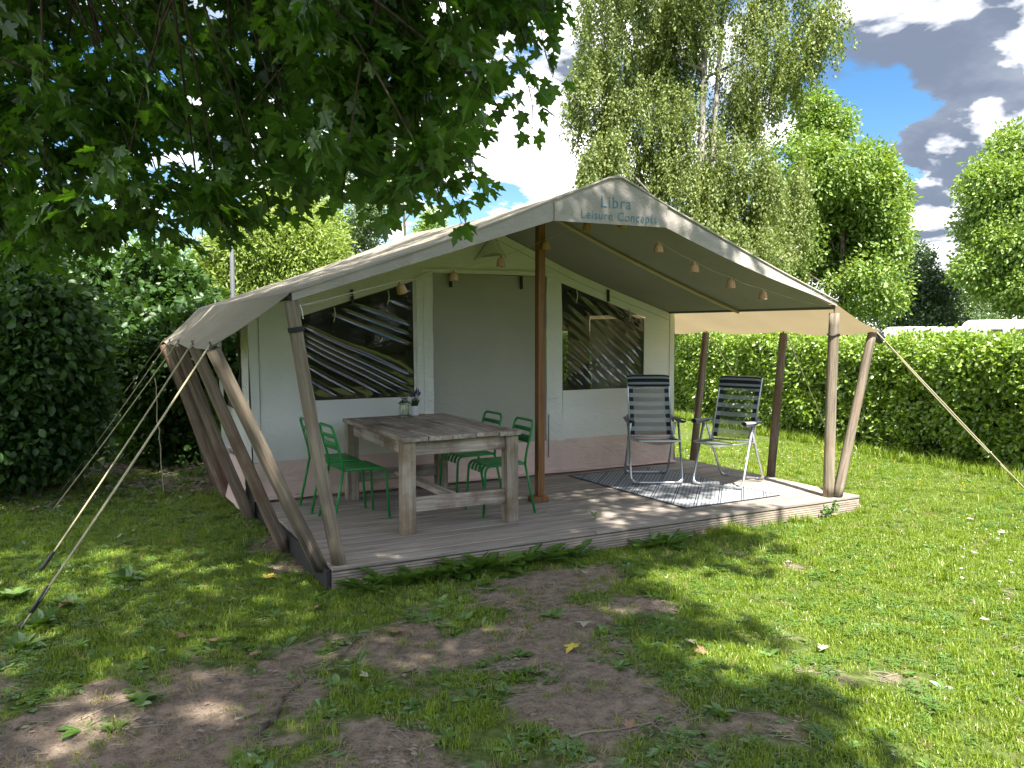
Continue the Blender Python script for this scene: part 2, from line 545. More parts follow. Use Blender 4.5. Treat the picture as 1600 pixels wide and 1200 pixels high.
def rug_mat():
    """woven outdoor rug: off-white with slanting double lines, dashes and a fine lattice"""
    m, nt = new_mat('patterned_rug_weave')
    v = obj_vec(nt, False)
    sp = nd(nt, 'ShaderNodeSeparateXYZ')
    lk(nt, v, sp.inputs[0])
    x, y = sp.outputs[0], sp.outputs[1]

    def fr(val, per):
        return mth(nt, 'FRACT', mth(nt, 'DIVIDE', mth(nt, 'ADD', val, 20.0), per))

    def near(f, c, w):
        return mth(nt, 'LESS_THAN', mth(nt, 'ABSOLUTE', mth(nt, 'SUBTRACT', f, c)), w)

    ox, oy = x, y
    x = mth(nt, 'MULTIPLY', mth(nt, 'SUBTRACT', ox, oy), 0.7071)
    y = mth(nt, 'MULTIPLY', mth(nt, 'ADD', ox, oy), 0.7071)
    PER = 0.205
    fx = fr(x, PER)
    line = mth(nt, 'MAXIMUM', near(fx, 0.06, 0.026), near(fx, 0.17, 0.026))
    dash = mth(nt, 'MULTIPLY', near(fx, 0.36, 0.038), near(fr(y, 0.045), 0.5, 0.27))
    dash = mth(nt, 'MAXIMUM', dash, mth(nt, 'MULTIPLY', near(fx, 0.53, 0.038), near(fr(mth(nt, 'ADD', y, 0.022), 0.045), 0.5, 0.22)))
    dash = mth(nt, 'MAXIMUM', dash, mth(nt, 'MULTIPLY', near(fx, 0.70, 0.038), near(fr(y, 0.045), 0.5, 0.27)))
    dash = mth(nt, 'MAXIMUM', dash, mth(nt, 'MULTIPLY', near(fx, 0.87, 0.038), near(fr(mth(nt, 'ADD', y, 0.022), 0.045), 0.5, 0.22)))
    edge = mth(nt, 'MAXIMUM', mth(nt, 'GREATER_THAN', mth(nt, 'ABSOLUTE', ox), 0.575), mth(nt, 'GREATER_THAN', mth(nt, 'ABSOLUTE', oy), 0.925))
    pat = mth(nt, 'MAXIMUM', mth(nt, 'MAXIMUM', line, dash), edge)
    wv = noise(nt, v, 220.0, 2.0, 0.5)
    col = mixc(nt, mth(nt, 'MULTIPLY', pat, 0.92), (0.32, 0.33, 0.34), (0.035, 0.042, 0.068))
    finish(nt, principled(nt, col, 0.9, 0, bump(nt, wv, 0.4, 0.003), 0.15))
    return m


M['rug'] = rug_mat()


def ground_mat():
    m, nt = new_mat('lawn_and_soil')
    g = nd(nt, 'ShaderNodeNewGeometry')
    pos = g.outputs['Position']
    at = nd(nt, 'ShaderNodeAttribute', attribute_name='bare')
    n1 = noise(nt, pos, 1.8, 6.0, 0.65)
    n2 = noise(nt, pos, 14.0, 6.0, 0.7)
    n3 = noise(nt, pos, 90.0, 4.0, 0.7)
    soil = mixc(nt, maprange(nt, n2, 0.3, 0.7), (0.115, 0.086, 0.064), (0.29, 0.225, 0.172))
    soil = mixc(nt, maprange(nt, n3, 0.5, 0.72), soil, (0.27, 0.215, 0.165))
    soil = mixc(nt, maprange(nt, n3, 0.46, 0.30), soil, (0.055, 0.040, 0.028))
    turf = mixc(nt, maprange(nt, n2, 0.3, 0.7), (0.050, 0.072, 0.018), (0.12, 0.165, 0.035))
    turf = mixc(nt, mth(nt, 'MULTIPLY', maprange(nt, n1, 0.5, 0.75), 0.5), turf, (0.16, 0.15, 0.055))
    f = maprange(nt, mth(nt, 'ADD', at.outputs['Fac'], mth(nt, 'MULTIPLY', mth(nt, 'SUBTRACT', n2, 0.5), 0.7)), 0.25, 0.62)
    col = mixc(nt, f, turf, soil)
    h = mth(nt, 'ADD', mth(nt, 'MULTIPLY', n2, 0.6), mth(nt, 'MULTIPLY', n3, 0.4))
    finish(nt, principled(nt, col, 0.95, 0, bump(nt, h, 0.9, 0.03), 0.15))
    return m


M['ground'] = ground_mat()


# ------------------------------------------------------------------ mesh helpers
class MB:
    """collects boxes, tubes, sheets ... and builds ONE mesh object from them"""

    def __init__(self):
        self.v, self.f, self.uv = [], [], {}

    def add(self, vs, fs):
        o = len(self.v)
        self.v += [tuple(x) for x in vs]
        self.f += [tuple(i + o for i in q) for q in fs]
        return self

    def box(self, x0, x1, y0, y1, z0, z1, mat=None):
        vs = [Vector(p) for p in ((x0, y0, z0), (x1, y0, z0), (x1, y1, z0), (x0, y1, z0), (x0, y0, z1), (x1, y0, z1), (x1, y1, z1), (x0, y1, z1))]
        if mat is not None:
            vs = [mat @ p for p in vs]
        return self.add(vs, [(0, 3, 2, 1), (4, 5, 6, 7), (0, 1, 5, 4), (1, 2, 6, 5), (2, 3, 7, 6), (3, 0, 4, 7)])

    def tube(self, pts, rad, seg=8, caps=True, jitter=0.0, flat=1.0):
        pts = [Vector(p) for p in pts]
        n = len(pts)
        if not isinstance(rad, (list, tuple)):
            rad = [rad] * n
        prev = None
        rings = []
        vs = []
        for i, p in enumerate(pts):
            t = (pts[min(i + 1, n - 1)] - pts[max(i - 1, 0)]).normalized()
            if prev is None:
                a = Vector((0, 0, 1)) if abs(t.z) < 0.9 else Vector((1, 0, 0))
                u = t.cross(a).normalized()
            else:
                u = (prev - t * prev.dot(t)).normalized()
            prev = u
            w = t.cross(u)
            ring = []
            for k in range(seg):
                a = 2 * math.pi * k / seg
                r = rad[i] * (1 + (rnd.uniform(-jitter, jitter) if jitter else 0))
                ring.append(len(vs))
                vs.append(p + u * (math.cos(a) * r) + w * (math.sin(a) * r * flat))
            rings.append(ring)
        fs = []
        for i in range(n - 1):
            for k in range(seg):
                fs.append((rings[i][k], rings[i][(k + 1) % seg], rings[i + 1][(k + 1) % seg], rings[i + 1][k]))
        if caps:
            fs.append(tuple(reversed(rings[0])))
            fs.append(tuple(rings[-1]))
        return self.add(vs, fs)

    def lathe(self, prof, seg=16, c=(0, 0, 0), cap0=True, cap1=True):
        vs, fs = [], []
        for r, z in prof:
            for k in range(seg):
                a = 2 * math.pi * k / seg
                vs.append((c[0] + r * math.cos(a), c[1] + r * math.sin(a), c[2] + z))
        for i in range(len(prof) - 1):
            for k in range(seg):
                k2 = (k + 1) % seg
                fs.append((i * seg + k, i * seg + k2, (i + 1) * seg + k2, (i + 1) * seg + k))
        if cap0:
            fs.append(tuple(reversed(range(seg))))
        if cap1:
            fs.append(tuple(range((len(prof) - 1) * seg, len(prof) * seg)))
        return self.add(vs, fs)

    def grid(self, fn, nu, nv):
        """sheet through fn(u, v), u and v from 0 to 1"""
        vs = [fn(i / nu, j / nv) for j in range(nv + 1) for i in range(nu + 1)]
        fs = [(j * (nu + 1) + i, j * (nu + 1) + i + 1, (j + 1) * (nu + 1) + i + 1, (j + 1) * (nu + 1) + i) for j in range(nv) for i in range(nu)]
        return self.add(vs, fs)

    def mesh(self, name, material, smooth=False):
        me = bpy.data.meshes.new(name)
        me.from_pydata([tuple(p) for p in self.v], [], self.f)
        if material is not None:
            me.materials.append(material)
        if smooth:
            for p in me.polygons:
                p.use_smooth = True
        me.update()
        return me

    def build(self, name, material, parent=None, smooth=False, loc=None, rot=None):
        return link(name, self.mesh(name, material, smooth), parent, loc, rot)


def link(name, data, parent=None, loc=None, rot=None):
    o = bpy.data.objects.new(name, data)
    COL.objects.link(o)
    if parent is not None:
        o.parent = parent
    if loc is not None:
        o.location = loc
    if rot is not None:
        o.rotation_euler = rot
    return o


def tag(o, label=None, cat=None, group=None, kind=None):
    if label:
        o['label'] = label
    if cat:
        o['category'] = cat
    if group:
        o['group'] = group
    if kind:
        o['kind'] = kind
    return o


def thing(name, label, cat, loc=(0, 0, 0), rz=0.0, group=None):
    o = bpy.data.objects.new(name, None)
    o.empty_display_size = 0.1
    COL.objects.link(o)
    o.location = loc
    o.rotation_euler = (0, 0, rz)
    return tag(o, label, cat, group)


def copy_tree(o, parent=None):
    c = o.copy()
    COL.objects.link(c)
    c.parent = parent
    for ch in o.children:
        copy_tree(ch, c)
    return c


def bevel(o, w=0.004, seg=1):
    b = o.modifiers.new('bevel', 'BEVEL')
    b.width = w
    b.segments = seg
    b.limit_method = 'ANGLE'
    return o


def smooth_by_angle(o, ang=40):
    me = o.data
    for p in me.polygons:
        p.use_smooth = True
    try:
        me.set_sharp_from_angle(angle=R(ang))
    except Exception:
        pass
    return o


def round_path(pts, rad, n=5):
    """polyline with rounded corners"""
    pts = [Vector(p) for p in pts]
    out = [pts[0]]
    for i in range(1, len(pts) - 1):
        a, b, c = pts[i - 1], pts[i], pts[i + 1]
        d1, d2 = (a - b), (c - b)
        r = min(rad, d1.length * 0.48, d2.length * 0.48)
        p0, p1 = b + d1.normalized() * r, b + d2.normalized() * r
        for k in range(n + 1):
            t = k / n
            out.append(p0 * (1 - t) ** 2 + b * 2 * t * (1 - t) + p1 * t * t)
    out.append(pts[-1])
    return out


# ------------------------------------------------------------------ ground (z = 0) and where the soil is bare
DECK_Z = 0.14
BARE = [(300, 1130, 0.55, 1.0), (120, 1110, 0.5, 1.0), (60, 1180, 0.5, 1.0), (450, 1100, 0.45, 0.9), (560, 1180, 0.45, 0.8), (250, 1190, 0.5, 0.9),
        (700, 1000, 0.5, 0.8), (820, 1010, 0.5, 0.8), (620, 1010, 0.4, 0.7), (900, 1090, 0.45, 0.9), (1000, 1130, 0.3, 0.6),
        (800, 925, 0.45, 0.75), (900, 905, 0.4, 0.7), (980, 940, 0.3, 0.55), (700, 945, 0.4, 0.6), (1140, 859, 0.2, 0.7),
        (860, 960, 0.35, 0.7), (740, 1080, 0.5, 0.55), (640, 1130, 0.4, 0.6), (1245, 885, 0.12, 0.6), (1300, 838, 0.14, 0.5), (430, 850, 0.35, 0.8),
        (470, 880, 0.25, 0.8), (420, 800, 0.3, 0.6), (300, 755, 0.6, 0.6), (250, 730, 0.8, 0.8), (210, 700, 1.0, 0.9), (330, 720, 0.8, 0.8),
        (-150, 1100, 0.7, 0.9), (1400, 1070, 0.2, 0.3), (1230, 1010, 0.2, 0.35), (1290, 1060, 0.2, 0.4), (1170, 1150, 0.3, 0.5),
        (850, 1190, 0.5, 0.75), (1000, 1230, 0.5, 0.6), (500, 1010, 0.35, 0.6), (100, 1020, 0.15, 0.2), (420, 1040, 0.4, 0.75), (300, 1060, 0.4, 0.8)]
BARE_XY = [(on_z(a, b).x, on_z(a, b).y, r, s) for a, b, r, s in BARE]


def hash_noise(x, y, freq, seed):
    """smooth value noise on numpy arrays"""
    x = np.asarray(x) * freq + seed * 17.3
    y = np.asarray(y) * freq + seed * 5.7
    xi, yi = np.floor(x), np.floor(y)
    xf, yf = x - xi, y - yi
    u, v = xf * xf * (3 - 2 * xf), yf * yf * (3 - 2 * yf)

    def h(a, b):
        s = np.sin(a * 127.1 + b * 311.7 + seed * 74.7) * 43758.5453
        return s - np.floor(s)
    return (h(xi, yi) * (1 - u) + h(xi + 1, yi) * u) * (1 - v) + (h(xi, yi + 1) * (1 - u) + h(xi + 1, yi + 1) * u) * v


def bareness(x, y):
    x, y = np.asarray(x, float), np.asarray(y, float)
    b = np.zeros_like(x)
    for bx, by, r, s in BARE_XY:
        d = np.sqrt((x - bx) ** 2 + (y - by) ** 2) / r
        b = np.maximum(b, s * np.clip(1.55 - d, 0, 1))
    n = 0.6 * hash_noise(x, y, 2.3, 3) + 0.4 * hash_noise(x, y, 6.1, 5)
    return np.clip(b * (0.45 + 1.1 * n) + (n - 0.82) * 0.5, 0, 1)


def ground_h(x, y):
    """gentle unevenness of the ground, level with z = 0 on the whole"""
    h = (hash_noise(x, y, 0.6, 1) - 0.5) * 0.05 + (hash_noise(x, y, 2.7, 2) - 0.5) * 0.022 + (hash_noise(x, y, 9.0, 4) - 0.5) * 0.010
    x, y = np.asarray(x), np.asarray(y)
    under = ((x > -0.3) & (x < 5.3) & (y > -0.15) & (y < 5.0))
    return np.where(under, np.minimum(h, 0.0) - 0.0, h)


def make_ground():
    inner = np.arange(-9.0, 15.01, 0.09)
    far = np.array([-900, -300, -120, -60, -35, -22, -14, -11])
    xs = np.concatenate([far, inner, -far[::-1] + 4])
    ys = np.concatenate([far, np.arange(-9.0, 14.01, 0.09), -far[::-1] + 3])
    X, Y = np.meshgrid(xs, ys)
    nx, ny = len(xs), len(ys)
    Z = ground_h(X, Y)
    Z = np.where((np.abs(X - 3) > 13) | (np.abs(Y - 2.5) > 12), 0.0, Z)
    vs = np.stack([X.ravel(), Y.ravel(), Z.ravel()], 1)
    i = np.arange(nx * ny).reshape(ny, nx)
    fs = np.stack([i[:-1, :-1].ravel(), i[:-1, 1:].ravel(), i[1:, 1:].ravel(), i[1:, :-1].ravel()], 1)
    me = bpy.data.meshes.new('ground')
    me.vertices.add(len(vs))
    me.vertices.foreach_set('co', vs.ravel())
    me.loops.add(fs.size)
    me.loops.foreach_set('vertex_index', fs.ravel())
    me.polygons.add(len(fs))
    me.polygons.foreach_set('loop_start', np.arange(0, fs.size, 4))
    me.polygons.foreach_set('loop_total', np.full(len(fs), 4))
    me.polygons.foreach_set('use_smooth', np.ones(len(fs), bool))
    a = me.attributes.new('bare', 'FLOAT', 'POINT')
    a.data.foreach_set('value', bareness(X.ravel(), Y.ravel()))
    me.materials.append(M['ground'])
    me.update(calc_edges=True)
    o = link('ground', me)
    tag(o, kind='structure', label='mown lawn worn to bare brown soil in front of the deck')
    return o


make_ground()

# ------------------------------------------------------------------ the deck
DW = 5.11      # deck width (x), its front edge lies on y = 0
deck = thing('wooden_deck', 'low weathered grey-brown timber deck carrying the tent', 'deck')
BW, GAP = 0.142, 0.006


def board_mesh(L):
    mb = MB().box(0, L, 0, BW - GAP, -0.026, 0)
    return mb.mesh('deck_board', M['deck'])


splits = [2.1, 3.0, 2.55, 1.7, 3.4]
bm_cache = {}
for row in range(31):
    y = row * BW
    s = splits[row % 5]
    for x0, L in ((0.0, s - 0.002), (s + 0.002, DW - s - 0.002)):
        key = round(L, 3)
        if key not in bm_cache:
            bm_cache[key] = board_mesh(L)
        o = link('deck_board', bm_cache[key], deck, (x0, y, DECK_Z + rnd.uniform(-0.0012, 0.0012)), (rnd.uniform(-0.004, 0.004), 0, 0))
        bevel(o, 0.003)
# grooved fascia along the front: one ribbed board
prof = []
zf, n_rib = -0.01, 6
ztop = DECK_Z - 0.030
step = (ztop - zf) / n_rib
for k in range(n_rib):
    a = zf + k * step
    prof += [(0.0, a), (0.0, a + step * 0.66), (0.015, a + step * 0.72), (0.015, a + step * 0.98)]
prof.append((0.0, ztop))
for x0, x1 in ((0.0, 2.62), (2.625, DW)):
    mb = MB()
    n = len(prof)
    vs = [(x0, 0.004 + p[0], p[1]) for p in prof] + [(x1, 0.004 + p[0], p[1]) for p in prof] + [(x0, 0.034, zf), (x0, 0.034, ztop), (x1, 0.034, zf), (x1, 0.034, ztop)]
    fs = [(i, n + i, n + i + 1, i + 1) for i in range(n - 1)]
    fs += [(n - 1, 2 * n - 1, 2 * n + 3, 2 * n + 1), (2 * n, 2 * n + 1, 2 * n + 3, 2 * n + 2)]
    fs += [tuple(reversed(list(range(n)))) + (2 * n, 2 * n + 1)[::1]]
    fs += [tuple(range(n, 2 * n)) + (2 * n + 3, 2 * n + 2)]
    mb.add(vs, fs)
    mb.build('fascia_board', M['fascia'], deck)
for xa, xb in ((-0.036, -0.004), (DW + 0.004, DW + 0.032)):
    bevel(MB().box(xa, xb, 0.02, 4.4, -0.01, DECK_Z - 0.018).build('edge_board', M['deckside'], deck), 0.004)
mb = MB()
for k in range(7):
    y = 0.3 + k * 0.65
    mb.box(0.05, DW - 0.05, y, y + 0.05, 0.0, DECK_Z - 0.03)
mb.build('joist_frame', M['deckside'], deck)

# ------------------------------------------------------------------ the tent
tent = thing('safari_tent', 'cream canvas safari tent with a sand gable roof and open porch', 'tent', (0, 0, 0))
RX, RZ = 2.26, 2.905           # ridge
EL, ER, EZ = -0.24, 4.72, 1.955   # eave tubes left, right
OL, OR, OZ = -0.74, 5.34, 1.67    # outer edge of the low eave flaps
YB = 4.35                       # back of the roof
WY = 2.40                       # front wall of the cabin
POLE_Y = [0.06, 1.18, 2.42, 3.45, 4.25]


def wob(a, b, s):
    return float(hash_noise(np.array([a]), np.array([b]), 1.0, s)[0]) - 0.5


def roof_pt(u, v, side, dz=0.0):
    """u from ridge to eave, v from front to back"""
    ex = EL if side < 0 else ER
    y = v * YB
    x = RX + (ex - RX) * u
    sag = -0.045 * math.sin(math.pi * u) * (0.6 + 0.4 * math.sin(math.pi * min(1, v * 1.4)))
    ridge_sag = -0.05 * math.sin(math.pi * v) * (1 - u)
    z = RZ + (EZ - RZ) * u + sag + ridge_sag + dz + wob(x * 2.2, y * 1.6, 21) * 0.022 * math.sin(math.pi * u)
    return (x, y, z)


for side in (-1, 1):
    MB().grid(lambda u, v: roof_pt(u, v, side), 26, 30).build('roof_panel', M['roof'], tent, True)
    MB().grid(lambda u, v: (lambda p: (p[0], p[1] + 0.015 * (1 - 2 * v), p[2]))(roof_pt(0.012 + u * 0.985, v, side, -0.035)), 26, 30).build('roof_lining', M['lining'], tent, True)
    ox = OL if side < 0 else OR
    ex = EL if side < 0 else ER

    def flap_pt(u, v, ox=ox, ex=ex, side=side):
        y = 0.0 + v * YB
        # outer edge is held up by the poles and hollows between them
        ph = 0.0
        for a, b in zip(POLE_Y[:-1], POLE_Y[1:]):
            if a <= y <= b:
                ph = math.sin(math.pi * (y - a) / (b - a))
        oz = OZ - 0.055 * (side < 0) + (0.03 if side > 0 else 0.0)
        if side < 0:
            oz -= 0.03 * v
        z = EZ + (oz - EZ) * u - 0.035 * ph * u - 0.02 * math.sin(math.pi * u)
        x = ex + (ox - ex) * u + (0.05 * ph * u) * (1 if side < 0 else -1)
        if side < 0:
            x += 0.12 * v * u
        return (x, y, z + wob(x * 4, y * 2.5, 9) * 0.02 * u)
    MB().grid(flap_pt, 10, 44).build('eave_flap', M['eaveflap'] if side > 0 else M['roof'], tent, True)


# front valance: long strips along both slopes and the lettered centre panel
def vsag(x, z, k=0.010):
    return wob(x * 3.0, z * 5.0, 31) * k


YF = -0.012
MB().grid(lambda u, v: (lambda x: (x, YF + vsag(x, v) - 0.01 * v, (roof_pt((x - RX) / (EL - RX), 0, -1)[2] + 0.006) * (1 - v)
          + v * (2.522 + (x - 1.69) / (EL - 1.69) * (1.90 - 2.522)))) (1.69 + (EL - 1.69) * u), 30, 5).build('valance_strip', M['valance'], tent, True)


def right_strip(u, v):
    x = 2.745 + (ER - 2.745) * u
    top = roof_pt((x - RX) / (ER - RX), 0, 1)[2] + 0.006
    bot = 2.531 + (x - 2.745) / (ER - 2.745) * (1.935 - 2.531) - 0.035 * math.sin(math.pi * min(1, u * 1.15)) * (u < 0.87)
    return (x, YF + vsag(x, v) - 0.02 * v * math.sin(math.pi * u), top * (1 - v) + bot * v)


MB().grid(right_strip, 30, 6).build('valance_strip', M['valance'], tent, True)


def centre_panel(u, v):
    x = 1.692 + (2.743 - 1.692) * u
    side = -1 if x < RX else 1
    top = roof_pt(abs(x - RX) / (RX - EL), 0, side)[2] + 0.006
    bot = 2.522 + 0.009 * u
    return (x, YF + vsag(x * 1.4, v * 0.6, 0.016) - 0.004, top * (1 - v) + bot * v)


valance = MB().grid(centre_panel, 34, 14).build('lettered_panel', M['valance'], tent, True)
valance['label'] = 'gable panel lettered Libra Leisure Concepts in faded blue'
# rolled hems of the roof edge and seams of the panel
MB().tube([(x, YF - 0.006, roof_pt(abs(x - RX) / (RX - EL), 0, -1 if x < RX else 1)[2] + 0.004) for x in np.linspace(EL, ER, 40)], 0.009, 6).build('edge_hem', M['valance'], tent, True)
MB().tube([(1.691, YF - 0.012, 2.524), (1.691, YF - 0.012, 2.655)], 0.0025, 5).build('panel_seam', M['eavetube'], tent)


def lettering(text, size, x, z, y, parent, mat, squash=1.0, name='lettering'):
    cu = bpy.data.curves.new('lettering', 'FONT')
    cu.body = text
    cu.size = size
    cu.align_x = 'CENTER'
    cu.space_character = 1.12
    tmp = bpy.data.objects.new('lettering', cu)
    COL.objects.link(tmp)
    bpy.context.view_layer.update()
    dg = bpy.context.evaluated_depsgraph_get()
    me = bpy.data.meshes.new_from_object(tmp.evaluated_get(dg))
    bpy.data.objects.remove(tmp)
    me.materials.clear()
    me.materials.append(mat)
    for v in me.vertices:                  # laid on the hanging panel, following its folds
        wx, wz = x + v.co.x * squash, z + v.co.y
        u = (wx - 1.692) / (2.743 - 1.692)
        top = roof_pt(abs(wx - RX) / (RX - EL), 0, -1 if wx < RX else 1)[2] + 0.006
        vv = (top - wz) / (top - 2.526)
        v.co = (wx, centre_panel(u, min(1, max(0, vv)))[1] - 0.003, wz)
    return link(name, me, parent)


lettering('Libra', 0.128, 2.245, 2.648, YF, valance, M['teal'], 1.0)
lettering('Leisure', 0.094, 2.070, 2.556, YF, valance, M['teal'], 0.94)
lettering('Concepts', 0.094, 2.450, 2.556, YF, valance, M['teal'], 0.94)

# frame tubes under the roof
MB().tube([(ER, 0.02, EZ - 0.03), (ER, YB - 0.1, EZ - 0.03)], 0.021, 8).build('eave_tube', M['eavetube'], tent, True)
MB().tube([(EL, 0.02, EZ - 0.03), (EL, YB - 0.1, EZ - 0.03)], 0.021, 8).build('eave_tube', M['eavetube'], tent, True)
MB().tube([(RX, 0.03, RZ - 0.085), (RX, YB - 0.1, RZ - 0.085)], 0.024, 8).build('ridge_tube', M['tentpole'], tent, True)
for side, ex in ((1, ER), (-1, EL)):
    for yy in (1.22,):
        MB().tube([(RX + (ex - RX) * u, yy, roof_pt(u, yy / YB, side)[2] - 0.065) for u in np.linspace(0.02, 0.985, 9)], 0.0175, 8).build('rafter_tube', M['tentpole'], tent, True)

# cabin front wall (y = WY): built as separate canvas panels round the openings
WL, WR = -0.05, 4.80
WIN_L = [(0.42, 1.05), (1.525, 1.05), (1.51, 2.195), (0.41, 1.842)]
WIN_R = [(3.27, 1.05), (4.36, 1.05), (4.352, 1.855), (3.244, 2.225)]
DOOR = (1.70, 3.06, 0.50, 2.292)


def wall_top(x):
    side = -1 if x < RX else 1
    ex = EL if side < 0 else ER
    return roof_pt(min(1.0, abs(x - RX) / abs(ex - RX)), WY / YB, side)[2] - 0.045


def wall_y(x, z):
    return WY + wob(x * 1.7, z * 1.3, 41) * 0.03 + 0.012 * math.sin(x * 2.3)


def panel(name, corners, mat, off=0.0, n=(14, 14), parent=tent, crease=0.0):
    """quad canvas panel, corners (x, z) bottom left, bottom right, top right, top left"""
    (ax, az), (bx, bz), (cx, cz_), (dx, dz) = corners

    def fn(u, v):
        x = (ax * (1 - u) + bx * u) * (1 - v) + (dx * (1 - u) + cx * u) * v
        z = (az * (1 - u) + bz * u) * (1 - v) + (dz * (1 - u) + cz_ * u) * v
        y = wall_y(x, z) + off
        if crease:
            y += crease * wob(x * 9 + z * 2, z * 6, 51)
        return (x, y, z)
    return MB().grid(fn, n[0], n[1]).build(name, mat, parent, True)


SKT = 0.50     # top of the pink-beige skirt
panel('wall_panel', [(WL, SKT), (0.42, SKT), (0.41, 1.842), (WL - 0.03, wall_top(WL))], M['canvas'])
panel('wall_panel', [(0.42, SKT), (1.525, SKT), (1.525, 1.05), (0.42, 1.05)], M['canvas'])
panel('wall_panel', [(1.525, SKT), (1.70, SKT), (1.70, 2.292), (1.51, 2.195)], M['canvas'])
panel('wall_panel', [(3.06, SKT), (3.27, SKT), (3.244, 2.225), (3.06, 2.292)], M['canvas'])
panel('wall_panel', [(3.27, SKT), (4.36, SKT), (4.36, 1.05), (3.27, 1.05)], M['canvas'])
panel('wall_panel', [(4.36, SKT), (WR, SKT), (WR - 0.01, wall_top(WR - 0.09)), (4.352, 1.855)], M['canvas'])
# gable above the openings, one strip following the openings' heads
heads = [(WL - 0.03, wall_top(WL)), (0.41, 1.842), (1.51, 2.195), (1.70, 2.292), (3.06, 2.292), (3.244, 2.225), (4.352, 1.855), (WR - 0.01, wall_top(WR - 0.09))]


def head_z(x):
    for (a, za), (b, zb) in zip(heads[:-1], heads[1:]):
        if a <= x <= b:
            return za + (zb - za) * (x - a) / (b - a)
    return heads[-1][1]


def gable(u, v):
    x = WL - 0.03 + (WR - 0.01 - WL + 0.03) * u
    z = head_z(x) * (1 - v) + max(wall_top(x), head_z(x)) * v
    return (x, wall_y(x, z) - 0.002, z)


MB().grid(gable, 60, 10).build('gable_panel', M['canvas'], tent, True)
panel('skirt_panel', [(WL, DECK_Z + 0.005), (WR, DECK_Z + 0.005), (WR, SKT + 0.02), (WL, SKT + 0.0)], M['skirt'], -0.012, (60, 8), crease=0.035)
# mud flap of the skirt lying out on the deck
MB().grid(lambda u, v: (WL + (WR - WL) * u, WY - 0.015 - 0.09 * v * (0.6 + 0.8 * abs(wob(u * 22, 3, 61))), DECK_Z + 0.022 + 0.02 * (1 - v) * (0.5 + wob(u * 40, 1, 62))), 70, 4).build('mud_flap', M['skirt'], tent, True)
panel('door_panel', [(1.715, 0.50), (3.06, 0.50), (3.055, 2.285), (1.705, 2.285)], M['door'], 0.008, (20, 20))
# pale strips that cover the zips beside the door and the windows
panel('zip_flap', [(1.56, 0.53), (1.725, 0.53), (1.712, 2.31), (1.535, 2.235)], M['flapcanvas'], -0.016, (6, 40), crease=0.02)
panel('zip_flap', [(3.055, 0.53), (3.245, 0.53), (3.228, 2.262), (3.045, 2.315)], M['flapcanvas'], -0.016, (6, 40), crease=0.02)
panel('zip_flap', [(1.60, 2.286), (3.14, 2.292), (3.14, 2.335), (1.60, 2.325)], M['canvas'], -0.02, (30, 3), crease=0.015)
MB().tube([(1.62, wall_y(1.62, 1.2) - 0.022, 0.56), (1.62, wall_y(1.62, 1.9) - 0.022, 2.2)], 0.003, 5).build('zip', M['canvas'], tent)
MB().tube([(3.075, wall_y(3.07, 1.2) - 0.024, 0.33), (3.075, wall_y(3.07, 1.2) - 0.024, 0.8)], 0.006, 6).build('zip_pull', M['lanternmetal'], tent)
# corner seams, and the seam below the roof lining
for xs_ in (0.02, 4.72):
    MB().tube([(xs_, wall_y(xs_, z) - 0.004, z) for z in np.linspace(DECK_Z + 0.03, wall_top(xs_) - 0.02, 8)], 0.0035, 5).build('wall_seam', M['door'], tent)
MB().tube([(x, wall_y(x, wall_top(x) - 0.085) - 0.006, wall_top(x) - 0.085) for x in np.linspace(0.05, 4.7, 40)], 0.003, 5).build('wall_seam', M['door'], tent)
# hanging web straps and cord loops
for x, z in ((0.89, 2.10), (1.90, 2.28), (2.72, 2.28), (3.83, 2.165)):
    MB().box(-0.014, 0.014, -0.008, 0.008, -0.135, 0.0).build('web_strap', M['black'], tent, False, (x, wall_y(x, z) - 0.03, z), (0.06, rnd.uniform(-0.1, 0.1), 0))
for x, z in ((0.72, 1.90), (1.25, 2.07), (3.42, 2.12), (4.12, 1.92)):
    MB().tube([(0, 0, 0.03), (0.006, -0.012, -0.03), (-0.004, -0.014, -0.08), (-0.012, -0.006, -0.11)], 0.006, 6).build('tie_cord', M['whitecord'], tent, True, (x, wall_y(x, z) - 0.03, z))

# triangular vent hood
va, vb, vc = (2.385, 2.69), (2.17, 2.43), (2.535, 2.47)
hood = []
mb = MB()
mb.grid(lambda u, v: ((lambda x, z: (x, wall_y(x, z) - 0.02 - 0.10 * v * math.sin(math.pi * (0.15 + 0.7 * u)), z))(
    va[0] + ((vb[0] + (vc[0] - vb[0]) * u) - va[0]) * v, va[1] + ((vb[1] + (vc[1] - vb[1]) * u + 0.05 * math.sin(math.pi * u)) - va[1]) * v)), 10, 8)
hood_o = mb.build('vent_hood', M['canvas'], tent, True)
MB().add([(va[0], wall_y(*va) - 0.012, va[1] - 0.03), (vb[0] + 0.03, wall_y(*vb) - 0.012, vb[1] + 0.02), (vc[0] - 0.02, wall_y(*vc) - 0.012, vc[1] + 0.02)], [(0, 1, 2)]).build('vent_mesh', M['lining'], hood_o)
MB().tube([(vb[0], wall_y(*vb) - 0.03, vb[1]), (va[0] - 0.01, wall_y(*va) - 0.03, va[1])], 0.007, 5).build('hood_hem', M['door'], hood_o)
MB().tube([(vc[0], wall_y(*vc) - 0.03, vc[1]), (va[0] + 0.01, wall_y(*va) - 0.03, va[1])], 0.005, 5).build('hood_hem', M['door'], hood_o)


# clear film windows with their folds
def ridge1(t, s):
    return 1 - abs(2 * (float(hash_noise(np.array([t]), np.array([0.3]), 1.0, s)[0])) - 1)


